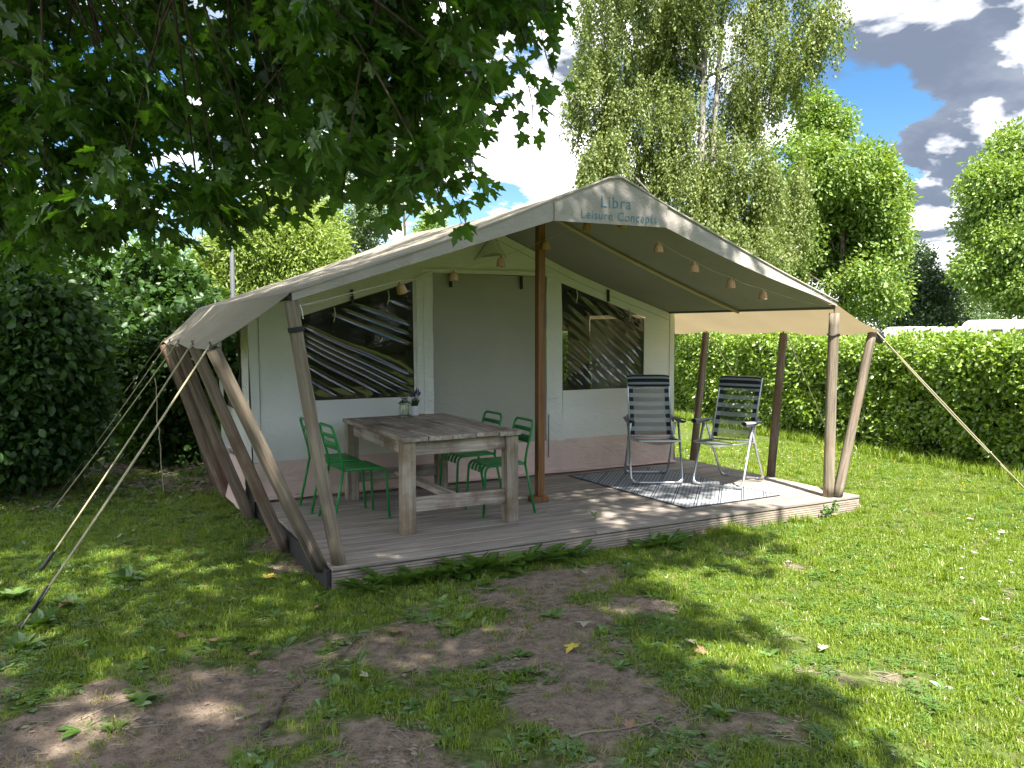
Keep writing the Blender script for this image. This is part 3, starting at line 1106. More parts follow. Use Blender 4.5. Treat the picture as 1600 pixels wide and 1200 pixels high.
def film_window(corners, nu, nv, fold, name='window'):
    (ax, az), (bx, bz), (cx, cz_), (dx, dz) = corners

    def fn(u, v):
        x = (ax * (1 - u) + bx * u) * (1 - v) + (dx * (1 - u) + cx * u) * v
        z = (az * (1 - u) + bz * u) * (1 - v) + (dz * (1 - u) + cz_ * u) * v
        return (x, wall_y(x, z) + 0.012 + fold(x, z, u, v), z)
    return MB().grid(fn, nu, nv).build(name, M['film'], tent, True)


def fold_left(x, z, u, v):
    # folds pulled taut from the upper left corner, fanning to the lower right
    ang = math.atan2(2.99 - z, x + 2.24)
    edge = min(1, 8 * min(u, 1 - u, v, 1 - v))
    s = 1.15 * max(0.0, math.cos(ang * 205 + 18.0 * wob(ang * 16, 0.2, 70) + 1.2 * wob(x * 2, z * 2, 76))) ** 6
    amp = 0.0052 * (0.35 + 0.9 * (wob(ang * 40, 0.7, 71) + 0.5)) * (0.35 + min(1, max(0.0, (2.02 - z) * 1.6)))
    return edge * (amp * s + 0.006 * wob(x * 3.3, z * 3.1, 72))


def fold_right(x, z, u, v):
    t = (x - 3.2) * 0.62 + (z - 1.0) * 0.78
    edge = min(1, 8 * min(u, 1 - u, v, 1 - v))
    return edge * (0.020 * wob(t * 9, x * 2.2, 73) + 0.012 * wob(x * 7, z * 9, 74) + 0.004 * math.sin(t * 70 + 3 * wob(x * 3, z * 3, 75)))


film_window(WIN_L, 150, 120, fold_left)
film_window(WIN_R, 110, 90, fold_right)
# rolled-up blinds lying along the window heads inside the film
for (p, q) in (((0.43, 1.80), (1.50, 2.135)), ((3.26, 2.16), (4.34, 1.80))):
    MB().grid(lambda u, v: (p[0] + (q[0] - p[0]) * u, WY + 0.055 + 0.012 * math.sin(math.pi * v), p[1] + (q[1] - p[1]) * u - 0.10 * v + 0.035), 16, 4).build('rolled_blind', M['lining'], tent, True)

# side walls, back wall and the floor inside
for xs_, nm in ((WL, 'left'), (WR, 'right')):
    def side_fn(u, v, xs_=xs_):
        y = WY + (YB - 0.15 - WY) * u
        z = (DECK_Z - 0.10) * (1 - v) + 1.86 * v
        return (xs_ + (0.03 * (1 - v) if xs_ > 1 else -0.03 * v) + wob(y * 2, z * 2, 81) * 0.03, y, z)
    MB().grid(side_fn, 14, 10).build('side_wall', M['flapcanvas'], tent, True)
    xo = xs_ + (0.035 if xs_ > 1 else -0.055)
    MB().grid(lambda u, v, xo=xo: (xo + wob(u * 5, v * 5, 82) * 0.02, 2.75 + 0.9 * u, 0.95 + 0.75 * v), 8, 8).build('side_window', M['film'], tent, True)
    MB().grid(lambda u, v, xo=xo, xs_=xs_: (xo + (0.002 if xs_ < 1 else -0.002) * 6, 2.75 + 0.9 * u, 0.95 + 0.75 * v), 2, 2).build('window_mesh', M['lining'], tent, True)


def back_wall(x0, x1, z0, z1, nm, mat):
    MB().grid(lambda u, v: (x0 + (x1 - x0) * u, YB - 0.15 + wob(u * 3, v * 3, 83) * 0.03, z0 + (z1 - z0) * v), 8, 8).build(nm, mat, tent, True)


back_wall(WL, 3.55, DECK_Z, 1.90, 'back_wall', M['inner'])
back_wall(4.45, WR, DECK_Z, 1.90, 'back_wall', M['inner'])
back_wall(3.55, 4.45, DECK_Z, 0.95, 'back_wall', M['inner'])
back_wall(3.55, 4.45, 1.72, 1.90, 'back_wall', M['inner'])
MB().add([(WL, YB - 0.15, 1.90), (WR, YB - 0.15, 1.90), (RX, YB - 0.15, RZ - 0.06)], [(0, 1, 2)]).build('back_gable', M['inner'], tent)
MB().box(3.5, 4.5, YB - 0.2, YB - 0.16, 1.70, 1.78).build('back_rail', M['bedwood'], tent)
MB().grid(lambda u, v: (-0.10 + 0.5 * u, 4.20 + 0.15 * v, 0.02 + 0.28 * (1 - v) + wob(u * 6, v * 5, 84) * 0.1), 8, 6).build('loose_skirt', M['skirt'], tent, True)
# the skirt hanging down outside the left wall
MB().grid(lambda u, v: (WL - 0.045 - 0.05 * v + wob(u * 9, v * 3, 85) * 0.05, WY + 0.02 + (YB - 0.25 - WY) * u, 0.48 - 0.44 * v), 24, 6).build('side_skirt', M['skirt'], tent, True)
# bed inside the right window and wooden cupboard inside the left one
bed = thing('bed', 'pine bed frame with white linen inside the tent', 'bed', (3.9, 3.6, DECK_Z))
bevel(MB().box(-0.75, 0.6, -0.5, 0.5, 0.12, 0.34).build('bed_frame', M['bedwood'], bed), 0.01)
bevel(MB().box(-0.72, 0.57, -0.47, 0.47, 0.345, 0.52).build('mattress', M['linen'], bed), 0.03, 3)
for sx in (-0.72, 0.54):
    for sy in (-0.47, 0.41):
        MB().box(sx, sx + 0.06, sy, sy + 0.06, 0, 0.12).build('leg', M['bedwood'], bed)
cup = thing('wooden_cupboard', 'small orange-brown wooden cupboard behind the tall folded window film', 'cupboard', (0.34, 3.0, DECK_Z))
bevel(MB().box(-0.22, 0.22, -0.18, 0.18, 0.06, 1.12).build('carcass', M['bedwood'], cup), 0.006)
bevel(MB().box(-0.20, 0.20, -0.20, -0.183, 0.10, 1.08).build('door', M['bedwood'], cup), 0.004)
for sx in (-0.20, 0.16):
    for sy in (-0.16, 0.12):
        MB().box(sx, sx + 0.04, sy, sy + 0.04, 0, 0.06).build('leg', M['bedwood'], cup)


def grid_uv(fn, nu, nv, name, mat, parent, smooth=True):
    mb = MB().grid(fn, nu, nv)
    me = mb.mesh(name, mat, smooth)
    uvl = me.uv_layers.new(name='UVMap')
    for l in me.loops:
        i = l.vertex_index
        uvl.data[l.index].uv = ((i % (nu + 1)) / nu, (i // (nu + 1)) / nv)
    return link(name, me, parent)


# ------------------------------------------------------------------ poles of the tent
def log_pole(name, base, top, r0, r1, mat, label, group=None, seg=14, bend=0.02, knots=3, seed=1):
    base, top = Vector(base), Vector(top)
    L = (top - base).length
    rr = random.Random(seed)
    root = thing(name, label, 'pole', base, 0, group)
    root.rotation_mode = 'QUATERNION'
    root.rotation_quaternion = Vector((0, 0, 1)).rotation_difference(top - base)
    bx, by = rr.uniform(-bend, bend), rr.uniform(-bend, bend)
    n = 16
    ks = [(rr.uniform(0.15, 0.9), rr.uniform(0, 6.28)) for _ in range(knots)]
    vs, fs = [], []
    for i in range(n + 1):
        t = i / n
        s = math.sin(math.pi * t)
        for k in range(seg):
            a = 2 * math.pi * k / seg
            r = (r0 + (r1 - r0) * t) * (1 + 0.09 * wob(math.cos(a) * 2 + seed, t * 9 + math.sin(a) * 2, seed % 50 + 3))
            for kt, ka in ks:
                da = (a - ka + math.pi) % (2 * math.pi) - math.pi
                r += 0.010 * math.exp(-((t - kt) * L / 0.035) ** 2 - (da / 0.45) ** 2)
            vs.append((bx * s + r * math.cos(a), by * s + r * math.sin(a), L * t))
    for i in range(n):
        for k in range(seg):
            k2 = (k + 1) % seg
            fs.append((i * seg + k, i * seg + k2, (i + 1) * seg + k2, (i + 1) * seg + k))
    fs.append(tuple(reversed(range(seg))))
    fs.append(tuple(range(n * seg, (n + 1) * seg)))
    MB().add(vs, fs).build('log', mat, root, True)
    MB().tube([(0, 0, L - 0.02), (0, 0, L + 0.055)], 0.006, 6).build('steel_pin', M['eavetube'], root)
    return root


G_P = 'peeled log poles holding up the eaves'
p = log_pole('log_pole', (0.065, 0.07, DECK_Z), (-0.235, 0.03, 1.90), 0.048, 0.043, M['log'], 'grey peeled log post with black strap, foot on the deck beside the green chairs', G_P, seed=3)
L = (Vector((-0.235, 0.03, 1.90)) - Vector((0.065, 0.07, DECK_Z))).length
MB().lathe([(0.052, 0), (0.054, 0.01), (0.054, 0.026), (0.052, 0.034)], 14, (0, 0, L - 0.20)).build('strap', M['black'], p)
MB().tube([(0.047, -0.02, L - 0.03), (0.052, -0.028, L - 0.08), (0.049, -0.03, L - 0.12), (0.056, -0.012, L - 0.09), (0.05, 0.0, L - 0.03)], 0.004, 5).build('cord_loop', M['whitecord'], p)
q = log_pole('log_pole', (4.80, 0.10, DECK_Z), (4.735, 0.03, 1.87), 0.050, 0.047, M['log'], 'upright grey peeled log post with black cord at the sunny deck corner', G_P, seed=5)
L = (Vector((4.735, 0.03, 1.87)) - Vector((4.80, 0.10, DECK_Z))).length
MB().tube([(0.053 * math.cos(a), 0.053 * math.sin(a), L - 0.20 + 0.010 * math.sin(a * 3)) for a in np.linspace(0, 6.6, 22)], 0.006, 6).build('strap', M['black'], q)
LEFT_LABELS = ['smooth grey slanting log pole set at the front deck corner', 'reddish brown slanting log pole behind the smooth grey slanting one',
               'mottled brown slanting log pole beside the tent wall corner', 'rough brown slanting log pole behind the tent wall corner',
               'thick dark rough log pole slanting at the rear tent corner']
bases_l = [(-0.035, 0.16), (-0.055, 1.12), (-0.085, 2.36), (-0.11, 3.40), (-0.10, 4.2)]
pole_tops_l = []
for i, ((bx, by), lab) in enumerate(zip(bases_l, LEFT_LABELS)):
    v = POLE_Y[i] / YB
    top = (OL + 0.025 + 0.12 * v, POLE_Y[i] - 0.02, OZ - 0.055 - 0.03 * v - 0.02)
    pole_tops_l.append(Vector(top))
    log_pole('log_pole', (bx, by, -0.02 if i else 0.10), top, (0.048, 0.05, 0.052, 0.062, 0.07)[i], (0.044, 0.045, 0.048, 0.06, 0.068)[i],
             M['log'] if i == 0 else M['logbrown'], lab, G_P, seed=11 + i, knots=5, bend=0.03)
bases_r = [(4.86, 0.05), (DW + 0.05, 1.20), (DW + 0.02, 2.44)]
RIGHT_LABELS = ['pale grey slanting log pole crossing behind the upright post at the sunny deck corner', 'dark grey slanting log pole behind the turned folding chair', 'dark thin slanting log pole between the two folding chairs']
pole_tops_r = []
for i, ((bx, by), lab) in enumerate(zip(bases_r, RIGHT_LABELS)):
    top = (OR - 0.02, POLE_Y[i] + 0.02, OZ + 0.01)
    pole_tops_r.append(Vector(top))
    log_pole('log_pole', (bx, by, DECK_Z if i == 0 else -0.02), top, 0.046, 0.042, M['log'] if i == 0 else M['logbrown'], lab, G_P, seed=31 + i, bend=0.02)

# squared centre post on its foot block
post = thing('wooden_post', 'squared orange-brown wooden centre post under the ridge on a foot block', 'post', (2.29, 1.22, DECK_Z))
bevel(MB().box(-0.035, 0.035, -0.035, 0.035, 0.05, 2.68).build('shaft', M['postwood'], post), 0.004)
bevel(MB().box(-0.10, 0.06, -0.07, 0.05, 0.0, 0.05).build('foot_block', M['postwood'], post), 0.004)

# ------------------------------------------------------------------ guy ropes
def guy_rope(a, b, label, r=0.0055, tension=None, loop=0.0, group='guy ropes of the tent', kink=0.0, spread=0.0):
    a, b = Vector(a), Vector(b)
    d = b - a
    root = thing('guy_rope', label, 'rope', b, 0, group)
    side = d.cross(Vector((0, 0, 1))).normalized() if d.xy.length > 0.05 else Vector((1, 0, 0))

    def pts(off, n=14):
        out = []
        for i in range(n + 1):
            t = i / n
            pnt = d * (t - 1) + side * off * math.sin(math.pi * min(1, t * 1.0)) + Vector((0, 0, -0.015 * math.sin(math.pi * t)))
            if kink:
                pnt += Vector((kink * wob(i * 1.3, 2, 91), kink * wob(i * 1.7, 4, 92), 0))
            out.append(pnt)
        return out
    MB().tube(pts(-spread), r, 6).build('rope', M['rope'], root, True)
    if spread:
        MB().tube(pts(spread), r, 6).build('rope', M['rope'], root, True)
    if tension is not None:
        t0 = d * (tension - 1)
        u = d.normalized()
        MB().tube([t0 - u * 0.09, t0 - u * 0.08, t0 + u * 0.08, t0 + u * 0.09], [0.006, 0.013, 0.013, 0.006], 8).build('tensioner', M['blackplastic'], root, True)
        MB().tube([t0 - u * 0.10 + side * 0.02, t0 - u * 0.075], 0.005, 5).build('tensioner_hook', M['lanternmetal'], root)
    MB().tube([Vector((0, 0, -0.12)), Vector((-d.normalized().x * 0.0, 0, 0.03)), Vector((0.02, 0, 0.045))], 0.007, 6).build('peg', M['steel'], root)
    return root


tl = pole_tops_l
up = Vector((0.0, 0, 0.06))
guy_rope(tl[0] + up, on_z(30, 985), 'doubled beige guy rope with blue-grey tensioner running to the lawn', tension=0.90, spread=0.022)
guy_rope(tl[1] + up, on_z(62, 895), 'single beige guy rope with black spring tensioner running to the lawn', tension=0.955, r=0.007)
guy_rope(tl[2] + up, on_z(80, 800), 'thin beige guy rope beside the shaded shrubs, with no tensioner', r=0.005)
guy_rope(tl[3] + up, on_z(92, 772), 'thin olive guy rope crossing the dark hedge gap', r=0.005)
guy_rope(tl[4] + up, on_z(100, 735), 'thin olive guy rope fixed at the rear roof corner', r=0.005)
vt = on_y(242, 590, 3.75)
guy_rope(vt, (vt.x + 0.06, 3.85, 0.0), 'loose kinked cord hanging straight down beside the slanting logs', r=0.006, kink=0.03)
guy_rope(pole_tops_r[0] + up, on_z(1612, 775), 'doubled beige guy rope running to the foot of the sunny hedge', tension=0.76, spread=0.02)
guy_rope(pole_tops_r[1] + up, on_z(1300, 690), 'thin beige guy rope seen behind the upright corner post', r=0.006)
guy_rope(pole_tops_r[2] + up, on_z(1196, 668), 'thin beige guy rope seen through the turned folding chair', r=0.006)
# black ratchet buckle at the right eave corner
bk = thing('ratchet_buckle', 'black plastic buckle hanging at the sunny eave corner', 'buckle', pole_tops_r[0] + Vector((0.12, 0.02, -0.03)))
bevel(MB().box(-0.06, 0.06, -0.03, 0.03, -0.05, 0.04).build('housing', M['blackplastic'], bk, False, None, (0, 0.6, 0)), 0.012, 2)
MB().tube([(-0.12, 0, 0.05), (-0.02, 0, 0.01)], 0.012, 6, flat=0.4).build('webbing', M['black'], bk)
MB().tube([(0.02, 0.0, -0.02), (0.07, 0.0, 0.0), (0.06, 0.0, 0.05)], 0.008, 6).build('handle', M['blackplastic'], bk)

# ------------------------------------------------------------------ rug
rug = thing('outdoor_rug', 'pale woven outdoor rug with dark slanting lines under the folding chairs', 'rug', (3.815, 1.26, DECK_Z + 0.003), R(1.5))
ro = MB().grid(lambda u, v: ((u - 0.5) * 1.17, (v - 0.5) * 1.88, 0.005 + 0.004 * (wob(u * 5, v * 6, 95) + 0.5)), 14, 22)
o = ro.build('weave', M['rug'], rug, True)
sm = o.modifiers.new('thickness', 'SOLIDIFY')
sm.thickness = 0.004
sm.offset = -1


# ------------------------------------------------------------------ table
TX0, TX1, TY0, TY1, TH = 0.71, 1.735, 0.555, 2.16, 0.76
table = thing('wooden_table', 'sturdy weathered plank table with square legs on the deck', 'table', ((TX0 + TX1) / 2, (TY0 + TY1) / 2, DECK_Z))
tw, tl_ = TX1 - TX0, TY1 - TY0
pw = tw / 5
for k in range(5):
    jit = rnd.uniform(-0.012, 0.012)
    o = MB().box(0, tl_, 0, pw - rnd.uniform(0.005, 0.012), -0.036, 0).build('tabletop_plank', M['table'], table, False, (-tw / 2 + (k + 1) * pw, -tl_ / 2 + jit, TH + rnd.uniform(-0.003, 0.002)), (rnd.uniform(-0.012, 0.012), 0, R(90)))
    bevel(o, 0.005, 2)
lw = 0.105
for sx in (-1, 1):
    for sy in (-1, 1):
        o = MB().box(-lw / 2, lw / 2, -lw / 2, lw / 2, 0, TH - 0.04).build('leg', M['tleg'], table, False, (sx * (tw / 2 - lw / 2 - 0.012), sy * (tl_ / 2 - lw / 2 - 0.03), 0), (0, 0, R(rnd.choice((0, 90, 180)))))
        bevel(o, 0.005)
for sy in (-1, 1):
    y = sy * (tl_ / 2 - lw / 2 - 0.03)
    bevel(MB().box(-(tw / 2 - lw - 0.014), tw / 2 - lw - 0.014, -0.022, 0.022, TH - 0.04 - 0.115, TH - 0.042).build('apron', M['table'], table, False, (0, y - sy * 0.0, 0)), 0.004)
    bevel(MB().box(-(tw / 2 - lw - 0.014), tw / 2 - lw - 0.014, -0.022, 0.022, 0.165, 0.275).build('stretcher', M['table'], table, False, (0, y, 0)), 0.004)
for sx in (-1, 1):
    o = MB().box(-(tl_ / 2 - lw - 0.032), tl_ / 2 - lw - 0.032, -0.02, 0.02, TH - 0.04 - 0.115, TH - 0.042).build('apron', M['table'], table, False, (sx * (tw / 2 - lw / 2 - 0.03), 0, 0), (0, 0, R(90)))
    bevel(o, 0.004)
o = MB().box(-(tl_ / 2 - lw + 0.0), tl_ / 2 - lw, -0.045, 0.045, 0.20, 0.245).build('stretcher', M['table'], table, False, (0, 0, 0), (0, 0, R(90)))
bevel(o, 0.004)

# lantern on the table
TT = DECK_Z + TH
lp = on_z(632, 652, TT)
lan = thing('lantern', 'small pewter candle lantern with glass sides standing on the table', 'lantern', (lp.x, lp.y, TT), R(20))
S6 = 6
MB().lathe([(0.052, 0), (0.056, 0.004), (0.056, 0.018), (0.047, 0.026)], 12).build('base', M['lanternmetal'], lan)
for k in range(S6):
    a = 2 * math.pi * k / S6
    MB().tube([(0.045 * math.cos(a), 0.045 * math.sin(a), 0.024), (0.045 * math.cos(a), 0.045 * math.sin(a), 0.125)], 0.0035, 5).build('bar', M['lanternmetal'], lan)
    b = 2 * math.pi * (k + 1) / S6
    ca, sa, cb, sb = 0.043 * math.cos(a), 0.043 * math.sin(a), 0.043 * math.cos(b), 0.043 * math.sin(b)
    MB().add([(ca, sa, 0.027), (cb, sb, 0.027), (cb, sb, 0.123), (ca, sa, 0.123)], [(0, 1, 2, 3)]).build('glass_pane', M['glass'], lan)
MB().lathe([(0.055, 0.124), (0.058, 0.130), (0.050, 0.140), (0.030, 0.158), (0.024, 0.162), (0.022, 0.172), (0.032, 0.178), (0.034, 0.190), (0.026, 0.199), (0.008, 0.203)], 12).build('cap', M['lanternmetal'], lan, True)
MB().tube([(0.024 * math.cos(a), 0, 0.205 + 0.022 * math.sin(a)) for a in np.linspace(0, math.pi, 9)], 0.003, 5).build('ring_handle', M['lanternmetal'], lan, True)
MB().lathe([(0.021, 0.027), (0.021, 0.062), (0.016, 0.064)], 12).build('candle', M['candle'], lan)

# lavender in a white pot
pp = on_z(648, 649, TT)
pot = thing('potted_lavender', 'lavender in a small white pot beside the lantern', 'plant', (pp.x, pp.y, TT))
MB().lathe([(0.034, 0), (0.037, 0.003), (0.044, 0.088), (0.046, 0.092), (0.042, 0.093), (0.040, 0.080)], 18, cap1=True).build('pot', M['whitepot'], pot, True)
mb, mf = MB(), MB()
for k in range(80):
    a, r = rnd.uniform(0, 6.28), rnd.uniform(0.004, 0.032)
    base = Vector((r * math.cos(a), r * math.sin(a), 0.082))
    out = Vector((math.cos(a), math.sin(a), 0)) * rnd.uniform(0.012, 0.05)
    h = rnd.uniform(0.04, 0.085)
    tip = base + out + Vector((0, 0, h))
    w = Vector((-math.sin(a), math.cos(a), 0)) * 0.0042
    mid = (base + tip) / 2 + Vector((0, 0, 0.008))
    mb.add([base - w * 0.6, base + w * 0.6, mid + w, mid - w, tip], [(0, 1, 2, 3), (3, 2, 4)])
for k in range(15):
    a = rnd.uniform(0, 6.28)
    base = Vector((0.01 * math.cos(a), 0.01 * math.sin(a), 0.09))
    tip = base + Vector((math.cos(a) * rnd.uniform(0.01, 0.075), math.sin(a) * rnd.uniform(0.01, 0.06), rnd.uniform(0.085, 0.145)))
    mb.tube([base, (base + tip) / 2 + Vector((0, 0, 0.01)), tip], 0.0016, 4)
    dd = (tip - base).normalized()
    mf.tube([tip - dd * 0.012, tip, tip + dd * 0.016, tip + dd * 0.032], [0.003, 0.0065, 0.006, 0.001], 6, jitter=0.25)
mb.build('foliage', M['lavleaf'], pot)
mf.build('flower_spikes', M['lavflower'], pot)


# ------------------------------------------------------------------ green metal chairs
def green_chair():
    c = thing('metal_chair', 'green slatted metal chair', 'chair', (0, 0, 0), 0, 'green metal chairs at the table')
    r = 0.0115
    for s in (-1, 1):
        MB().tube(round_path([(s * 0.195, -0.215, 0.004), (s * 0.183, -0.190, 0.432), (s * 0.183, 0.165, 0.438)], 0.06, 6), r, 8).build('leg', M['green'], c, True)
        MB().tube([(s * 0.200, 0.265, 0.004), (s * 0.186, 0.178, 0.430)], r, 8).build('leg', M['green'], c, True)
        for (x, y) in ((s * 0.195, -0.215), (s * 0.200, 0.265)):
            MB().lathe([(0.0135, 0.0), (0.0145, 0.004), (0.0145, 0.016), (0.012, 0.02)], 8, (x, y, 0)).build('foot_cap', M['green'], c)
    MB().tube(round_path([(-0.186, 0.178, 0.430), (-0.184, 0.188, 0.52), (-0.178, 0.262, 0.795), (0.178, 0.262, 0.795), (0.184, 0.188, 0.52), (0.186, 0.178, 0.430)], 0.055, 6), r, 8).build('back_frame', M['green'], c, True)
    for z0, h in ((0.700, 0.034), (0.605, 0.062)):
        def fn(u, v, z0=z0, h=h):
            z = z0 + h * v
            y = 0.190 + (z - 0.52) / 0.275 * 0.070
            return ((u - 0.5) * 0.356, y + 0.012 * math.sin(math.pi * u) + 0.002, z)
        o = MB().grid(fn, 10, 2).build('back_slat', M['green'], c, True)
        sd = o.modifiers.new('thickness', 'SOLIDIFY')
        sd.thickness = 0.003
    n = 5
    wsl = 0.352 / n
    for k in range(n):
        x0 = -0.176 + k * wsl + 0.010
        prof_ = [(0.185, 0.441), (-0.12, 0.441), (-0.168, 0.437), (-0.192, 0.425), (-0.205, 0.400), (-0.208, 0.372)]
        mb_ = MB()
        vs = [(x0, y, z) for y, z in prof_] + [(x0 + wsl - 0.020, y, z) for y, z in prof_]
        m_ = len(prof_)
        mb_.add(vs, [(i, i + 1, m_ + i + 1, m_ + i) for i in range(m_ - 1)])
        o = mb_.build('seat_slat', M['green'], c, False)
        sd = o.modifiers.new('thickness', 'SOLIDIFY')
        sd.thickness = 0.003
    MB().tube([(-0.183, -0.150, 0.428), (0.183, -0.150, 0.428)], 0.007, 6).build('cross_bar', M['green'], c)
    MB().tube([(-0.183, 0.165, 0.432), (0.183, 0.165, 0.432)], 0.009, 6).build('cross_bar', M['green'], c)
    return c


gc = green_chair()
spots = [((0.60, 1.37, DECK_Z), R(92), 'green metal chair tucked in beside the grey strapped post, seat in view'),
         ((0.56, 1.88, DECK_Z), R(90), 'green metal chair close to the tent wall, half hidden behind another green chair'),
         ((1.745, 1.01, DECK_Z), R(-93), 'green metal chair between the plank table and the squared centre post'),
         ((1.755, 1.62, DECK_Z), R(-90), 'green metal chair behind the table in front of the grey door panel')]
for i, (loc, rz, lab) in enumerate(spots):
    c = gc if i == 0 else copy_tree(gc)
    c.location, c.rotation_euler = loc, (0, 0, rz)
    c['label'] = lab


# ------------------------------------------------------------------ folding camping chairs
def camp_chair():
    c = thing('folding_chair', 'folding chair', 'chair', (0, 0, 0), 0, 'striped folding chairs on the rug')
    r = 0.0125
    hw = 0.262
    # front and rear leg loops (each a U lying on the floor with both legs)
    fl = MB().tube(round_path([(-hw, -0.03, 0.62), (-hw, -0.27, 0.016), (hw, -0.27, 0.016), (hw, -0.03, 0.62)], 0.075, 7), r, 9).build('front_leg_loop', M['alu'], c, True)
    rl = MB().tube(round_path([(-hw + 0.028, -0.02, 0.60), (-hw + 0.028, 0.36, 0.016), (hw - 0.028, 0.36, 0.016), (hw - 0.028, -0.02, 0.60)], 0.075, 7), r, 9).build('rear_leg_loop', M['alu'], c, True)
    for s in (-1, 1):
        for par, x, y in ((fl, s * (hw - 0.03), -0.27), (rl, s * (hw - 0.058), 0.36)):
            MB().tube([(x - s * 0.06, y, 0.014), (x - s * 0.03, y, 0.015), (x + s * 0.014, y, 0.018), (x + s * 0.028, y + (0.012 if y < 0 else -0.012), 0.05)], [0.0135, 0.0155, 0.017, 0.0145], 8).build('foot_cap', M['greyplastic'], par, True)
        # shaped arm rest
        def arm(u, v, s=s):
            y = -0.26 + 0.42 * u
            w = 0.030 + 0.018 * math.sin(math.pi * min(1, u * 1.5)) - 0.010 * u
            a = 2 * math.pi * v
            return (s * (hw + 0.002) + w * math.cos(a), y, 0.635 + 0.020 * math.sin(a) * (1.2 - 0.5 * u) + 0.012 * (1 - u) ** 2 - (0.012 if math.sin(a) < 0 else 0) * math.sin(math.pi * u))
        mb_ = MB().grid(arm, 12, 12)
        n0 = len(mb_.v)
        mb_.build('armrest', M['greyplastic'], c, True)
        MB().tube([(s * hw, -0.035, 0.56), (s * hw, -0.03, 0.635)], 0.019, 8, flat=0.7).build('arm_bracket', M['greyplastic'], c)
        MB().tube([(s * (hw - 0.028), 0.10, 0.60), (s * 0.236, 0.19, 0.66)], 0.012, 7, flat=0.5).build('recline_lever', M['greyplastic'], c)
        MB().lathe([(0.022, -0.012), (0.022, 0.012)], 10, (0, 0, 0)).build('hinge', M['greyplastic'], c, False, (s * 0.236, 0.085, 0.425), (0, R(90), 0))
    # back frame and seat frame
    bt, bb = Vector((0, 0.300, 1.075)), Vector((0, 0.085, 0.425))

    def back(x, t, off=0.0):
        p = bb.lerp(bt, t)
        nrm = Vector((0, -(bt.z - bb.z), (bt.y - bb.y))).normalized()
        return Vector((x, p.y, p.z)) + nrm * off
    MB().tube(round_path([back(-0.222, 0), back(-0.222, 1), back(0.222, 1), back(0.222, 0)], 0.05, 6), 0.011, 8).build('back_frame', M['alu'], c, True)
    MB().tube([back(-0.222, 0.02), back(0.222, 0.02)], 0.009, 8).build('back_cross_bar', M['alu'], c, True)
    MB().tube(round_path([(-0.222, 0.085, 0.425), (-0.222, -0.36, 0.452), (0.222, -0.36, 0.452), (0.222, 0.085, 0.425)], 0.05, 6), 0.011, 8).build('seat_frame', M['alu'], c, True)
    grid_uv(lambda u, v: back((u - 0.5) * 0.43, 0.05 + 0.93 * v, 0.006 - 0.02 * math.sin(math.pi * u) * math.sin(math.pi * v)), 12, 24, 'back_fabric', M['stripe'], c)
    grid_uv(lambda u, v: Vector(((u - 0.5) * 0.43, 0.06 - 0.42 * v, 0.432 + 0.022 * v - 0.042 * math.sin(math.pi * u) * (0.45 + 0.55 * v))), 12, 12, 'seat_fabric', M['stripe'], c)

    def pil(u, v):
        a = 2 * math.pi * v
        t = 0.895 + 0.095 * math.sin(a) * (1 - 0.10 * abs(2 * u - 1) ** 6)
        th = 0.028 * math.cos(a) * (1 - abs(2 * u - 1) ** 5 * 0.75)
        return back((u - 0.5) * 0.452, t + 0.012, 0.012 + th)
    grid_uv(pil, 16, 20, 'head_pillow', M['pillow'], c)
    return c


cc = camp_chair()
for i, (loc, rz, lab) in enumerate((((3.845, 1.56, DECK_Z + 0.012), R(-27), 'grey and black striped folding chair set squarely in front of the clear tent window'),
                                   ((4.395, 1.02, DECK_Z + 0.012), R(-66), 'grey and black striped folding chair turned sideways, with the hedge behind it'))):
    c = cc if i == 0 else copy_tree(cc)
    c.location, c.rotation_euler = loc, (0, 0, rz)
    c['label'] = lab

# ------------------------------------------------------------------ string of lamps under the porch roof
lamp_px = [(627, 451, 0.72), (709, 432, 1.02), (783, 410, 1.15), (853, 384, 1.15), (917, 355, 0.62), (972, 350, 0.26), (1029, 388, 0.20), (1085, 419, 0.17), (1142, 444, 0.14), (1192, 462, 0.11)]
NAMES = ['tilted beside the folded window film', 'over the corner of the grey door panel', 'under the triangular vent hood', 'beside the squared centre post',
         'below the lettered panel where the rafter tube starts', 'half hidden behind the hem of the lettered panel', 'just below the lettered panel on the sunny slope',
         'second below the lettered panel on the sunny slope', 'third below the lettered panel on the sunny slope', 'last before the upright corner post']
string_pts = [Vector((-0.20, 0.03, 1.86))]
shade_mesh = MB().lathe([(0.040, -0.036), (0.041, -0.030), (0.036, 0.010), (0.030, 0.030), (0.020, 0.038), (0.006, 0.040)], 14, cap0=False).mesh('lamp_shade', M['terracotta'], True)
cap_mesh = MB().lathe([(0.012, 0.036), (0.012, 0.052), (0.006, 0.056)], 8).mesh('lamp_cap', M['terracotta'])
bulb_mesh = MB().lathe([(0.008, 0.02), (0.020, -0.008), (0.018, -0.030), (0.006, -0.044)], 10).mesh('bulb', M['glass'], True)
for (px_, py_, yy), nm in zip(lamp_px, NAMES):
    P = on_y(px_, py_, yy)
    l = thing('string_lamp', 'pale wooden cup lamp of the string ' + nm, 'lamp', P, rnd.uniform(0, 3), 'cup lamps hanging on the string')
    if px_ == 627:
        l.rotation_euler = (0.15, -0.35, 0)
    for nme, me in (('lamp_shade', shade_mesh), ('lamp_cap', cap_mesh), ('bulb', bulb_mesh)):
        ob = link(nme, me, l)
        if nme == 'lamp_shade':
            sd = ob.modifiers.new('thickness', 'SOLIDIFY')
            sd.thickness = 0.003
    string_pts.append(P + Vector((0, 0, 0.058)))
string_pts.append(Vector((4.66, 0.06, 1.93)))
sp_ = []
